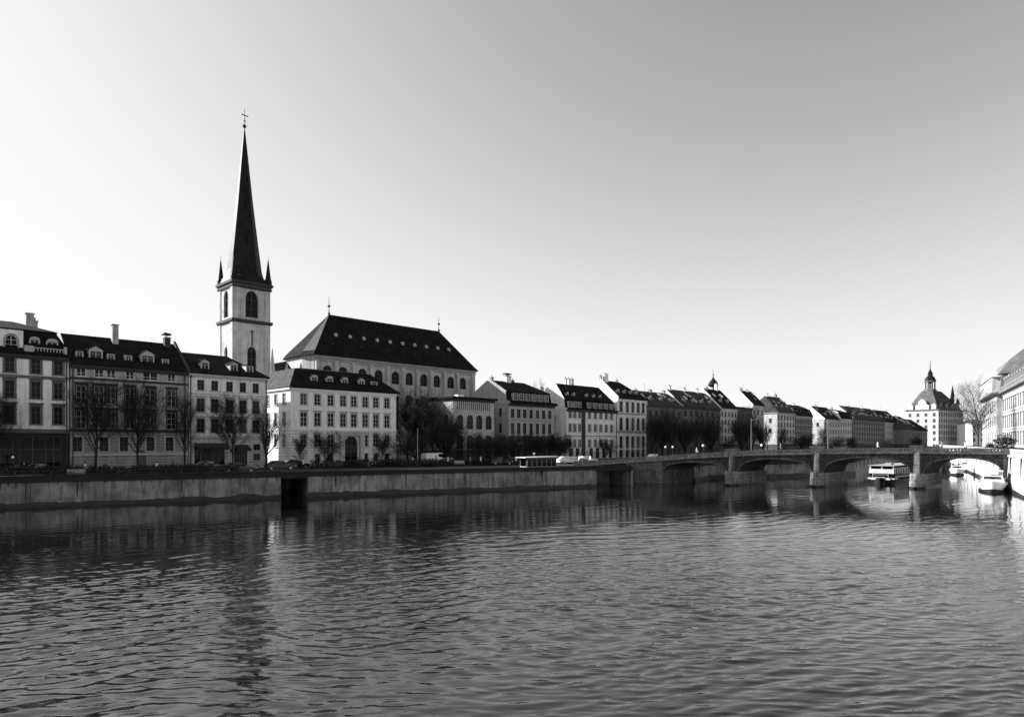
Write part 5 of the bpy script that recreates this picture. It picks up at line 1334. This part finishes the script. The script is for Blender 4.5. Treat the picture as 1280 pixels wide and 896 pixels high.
# passenger boat
p = Vector((62.0, 110.8)); t = thing('passenger_boat', 'white-fronted passenger boat with a long windowed cabin coming out from under the bridge', 'boat', (p.x, p.y, 0), A45)
mb = MB(); hull(mb, 25, 4.0, -.4, .75, 2.6); mb.build('hull', M['boatd'], t)
mb = MB(); mb.box(.9, 3.0, -2.05, 2.05, .78, .98); mb.box(.55, 1.6, -1.5, 1.5, .7, 1.0); mb.build('rubbing_strake', M['boatw'], t)
mb = MB(); n = 22; x0, x1 = 2.0, 24.5
mb.box(x0, x1, -1.9, 1.9, .99, 1.35); mb.box(x0, x1, -1.88, 1.88, 2.5, 2.72); mb.box(x0, x0+.12, -1.9, 1.9, 1.35, 2.5); mb.box(x1-.1, x1, -1.9, 1.9, 1.35, 2.5)
for k in range(n+1):
    x = x0 + (x1-x0)*k/n
    for sy in (-1, 1): mb.box(max(x-.09, x0), min(x+.09, x1), sy*1.88-.03, sy*1.88+.03, 1.35, 2.5)
mb.build('cabin', M['boatg'], t)
mb = MB()
for sy in (-1, 1): mb.poly([(x0, sy*1.85, 1.35), (x1, sy*1.85, 1.35), (x1, sy*1.85, 2.5), (x0, sy*1.85, 2.5)])
mb.build('window', M['glass'], t)
mb = MB(); mb.hexa([(1.1,-1.95,1.75),(1.9,-1.95,1.75),(1.9,1.95,1.75),(1.1,1.95,1.75),(1.3,-1.9,2.5),(1.95,-1.9,2.5),(1.95,1.9,2.5),(1.3,1.9,2.5)])
mb.hexa([(1.3,-1.9,2.501),(1.9,-1.9,2.501),(1.9,-1.72,2.501),(1.3,-1.72,2.501),(1.5,-1.8,3.0),(1.9,-1.8,3.0),(1.9,-1.65,3.0),(1.5,-1.65,3.0)]); mb.hexa([(1.3,1.72,2.501),(1.9,1.72,2.501),(1.9,1.9,2.501),(1.3,1.9,2.501),(1.5,1.65,3.0),(1.9,1.65,3.0),(1.9,1.8,3.0),(1.5,1.8,3.0)])
mb.box(1.42, 1.6, -.09, .09, 2.5, 3.0); mb.build('front_panel', M['trimm'], t)
mb = MB(); mb.poly([(1.62,-1.72,2.5),(1.62,1.72,2.5),(1.72,1.66,3.0),(1.72,-1.66,3.0)]); mb.poly([(1.25,-1.8,1.2),(1.25,1.8,1.2),(1.3,1.8,1.72),(1.3,-1.8,1.72)]); mb.build('windscreen', M['glass'], t)
mb = MB(); mb.box(1.2, 24.8, -2.0, 2.0, 3.0, 3.12); mb.box(5, 6.4, -.5, .5, 3.12, 3.45); mb.build('roof', M['trimg'], t)
mb = MB(); mb.box(.5, .62, -.75, .75, .75, 1.15); mb.tube((.7,-1.2,1.0), (.7,-1.2,1.9), .03, .03, 5); mb.tube((.7,1.2,1.0), (.7,1.2,1.9), .03, .03, 5); mb.tube((.7,-1.2,1.55), (.7,1.2,1.55), .025, .025, 5); mb.build('bow_rail', M['boatw'], t)
# white cruisers
def cruiser(label, x, y, rz, L_, Wd, dark=False):
    t = thing('motor_cruiser', label, 'boat', (x, y, 0), rz, 'white cruisers moored on the right bank')
    k = L_/8.0
    mb = MB(); hull(mb, L_, Wd, .16, 1.15*k, 2.6*k); mb.build('hull', M['boatw'], t)
    mb = MB(); hull(mb, L_*.995, Wd*.97, -.4, .155, 2.6*k); mb.build('boot_stripe', M['boatd'], t)
    mb = MB(); h0, h1 = 1.15*k, 2.1*k
    mb.hexa([(1.8*k,-Wd*.4,h0),(L_*.82,-Wd*.42,h0),(L_*.82,Wd*.42,h0),(1.8*k,Wd*.4,h0),(2.9*k,-Wd*.33,h1),(L_*.78,-Wd*.36,h1),(L_*.78,Wd*.36,h1),(2.9*k,Wd*.33,h1)]); mb.build('cabin', M['boatw'], t)
    mb = MB()
    for sy in (-1, 1): mb.poly([(3.0*k, sy*(Wd*.375+.03), h0+.45*k), (L_*.75, sy*(Wd*.395+.03), h0+.4*k), (L_*.74, sy*(Wd*.37+.03), h1-.12*k), (3.3*k, sy*(Wd*.345+.03), h1-.12*k)])
    mb.poly([(2.35*k-.03, -Wd*.3, h0+.45*k), (2.35*k-.03, Wd*.3, h0+.45*k), (2.78*k-.03, Wd*.28, h1-.12*k), (2.78*k-.03, -Wd*.28, h1-.12*k)]); mb.build('window', M['glass'], t)
    mb = MB(); mb.box(2.9*k, L_*.8, -Wd*.36, Wd*.36, h1+.55*k, h1+.66*k)
    for xx in (3.2*k, L_*.76):
        for sy in (-1, 1): mb.tube((xx, sy*Wd*.32, h1), (xx, sy*Wd*.32, h1+.56*k), .035, .035, 5)
    mb.tube((L_*.55, 0, h1+.6*k), (L_*.55, 0, h1+1.3*k), .04, .025, 5); mb.build('flybridge', M['boatw'], t)
    mb = MB()
    for q in range(6):
        xx = .3*k + q*.5*k
        for sy in (-1, 1): mb.tube((xx, sy*Wd*.42*min(1, .25+q*.16), h0+.2), (xx, sy*Wd*.42*min(1, .25+q*.16), h0+.75*k), .02, .02, 4)
    mb.build('bow_rail', M['boatw'], t)
    return t
p = at(1241, 91.5); cruiser('white motor cruiser moored against the sunlit embankment before the bridge end', p[0], p[1], math.atan2(1, .72), 8.6, 3.5)
p = at(1197, 140); cruiser('small white cruiser seen under the right bridge arch', p[0], p[1], math.atan2(1, .62), 7.5, 2.8)
p = at(1209, 158); cruiser('farther white cruiser moored upstream along the right bank', p[0], p[1], math.atan2(1, .62), 8.5, 3.0)
p = at(1178, 172); t = thing('barge', 'dark low barge moored beyond the last bridge pier', 'boat', (p[0], p[1], 0), math.atan2(1, .63))
mb = MB(); hull(mb, 22, 4.6, -.4, 1.3, 3.0); mb.build('hull', M['boatd'], t)
mb = MB(); mb.box(4, 20, -1.8, 1.8, 1.3, 2.6); mb.box(3.8, 20.2, -1.95, 1.95, 2.6, 2.72); mb.build('cabin', M['boatd'], t)

# ------------------------------------------------------------------ light, sky, camera
SAZ, SEL = math.atan2(-.96, .26), math.radians(27)
sd_ = Vector((math.sin(SAZ)*math.cos(SEL), math.cos(SAZ)*math.cos(SEL), math.sin(SEL)))
sl = bpy.data.lights.new('sun', 'SUN'); sl.energy = 4.4; sl.angle = math.radians(.53); sl.color = (1, .97, .93)
so = bpy.data.objects.new('sun', sl); COL.objects.link(so); so.rotation_euler = sd_.to_track_quat('Z', 'Y').to_euler()
w = bpy.data.worlds.new('World'); sc.world = w; w.use_nodes = True
nt = w.node_tree; bg = nt.nodes['Background']
sky = nt.nodes.new('ShaderNodeTexSky'); sky.sky_type = 'NISHITA'; sky.sun_disc = False
sky.sun_elevation = SEL; sky.sun_rotation = SAZ; sky.air_density = 1.0; sky.dust_density = 1.0; sky.ozone_density = 1.0
# black-and-white film behind a red filter: the sky keeps its red channel, with the film's soft shoulder
EXPO = 1.3
def wm(op, a, b=0.0):
    x = nt.nodes.new('ShaderNodeMath'); x.operation = op
    for i, v in enumerate((a, b)):
        if isinstance(v, (int, float)): x.inputs[i].default_value = v
        else: nt.links.new(v, x.inputs[i])
    return x.outputs[0]
sp = nt.nodes.new('ShaderNodeSeparateColor'); nt.links.new(sky.outputs[0], sp.inputs[0])
xx = wm('MULTIPLY', wm('POWER', wm('MULTIPLY', sp.outputs[0], .15), 1.46), 7.2)
yy = wm('MULTIPLY', wm('SUBTRACT', 1.0, wm('EXPONENT', wm('MULTIPLY', xx, -1.0))), 1.0/(.15*2**EXPO))
cc = nt.nodes.new('ShaderNodeCombineColor')
for i in range(3): nt.links.new(yy, cc.inputs[i])
nt.links.new(cc.outputs[0], bg.inputs['Color']); bg.inputs['Strength'].default_value = .15

cd = bpy.data.cameras.new('camera'); cam = bpy.data.objects.new('camera', cd); COL.objects.link(cam)
cam.location = (0, 0, CAMZ); cam.rotation_euler = (math.pi/2, 0, 0)
cd.sensor_fit = 'HORIZONTAL'; cd.sensor_width = 36; cd.lens = FPX/1280*36; cd.shift_y = (HORIZON-448)/1280
cd.clip_start = .3; cd.clip_end = 20000
sc.camera = cam
vs = sc.view_settings; vs.view_transform = 'Standard'; vs.look = 'None'; vs.gamma = 1; vs.exposure = EXPO
sc.cycles.max_bounces = 5; sc.cycles.diffuse_bounces = 2; sc.cycles.glossy_bounces = 3
sc.cycles.use_denoising = True; sc.cycles.denoising_prefilter = "ACCURATE"; sc.cycles.sample_clamp_indirect = 2.0
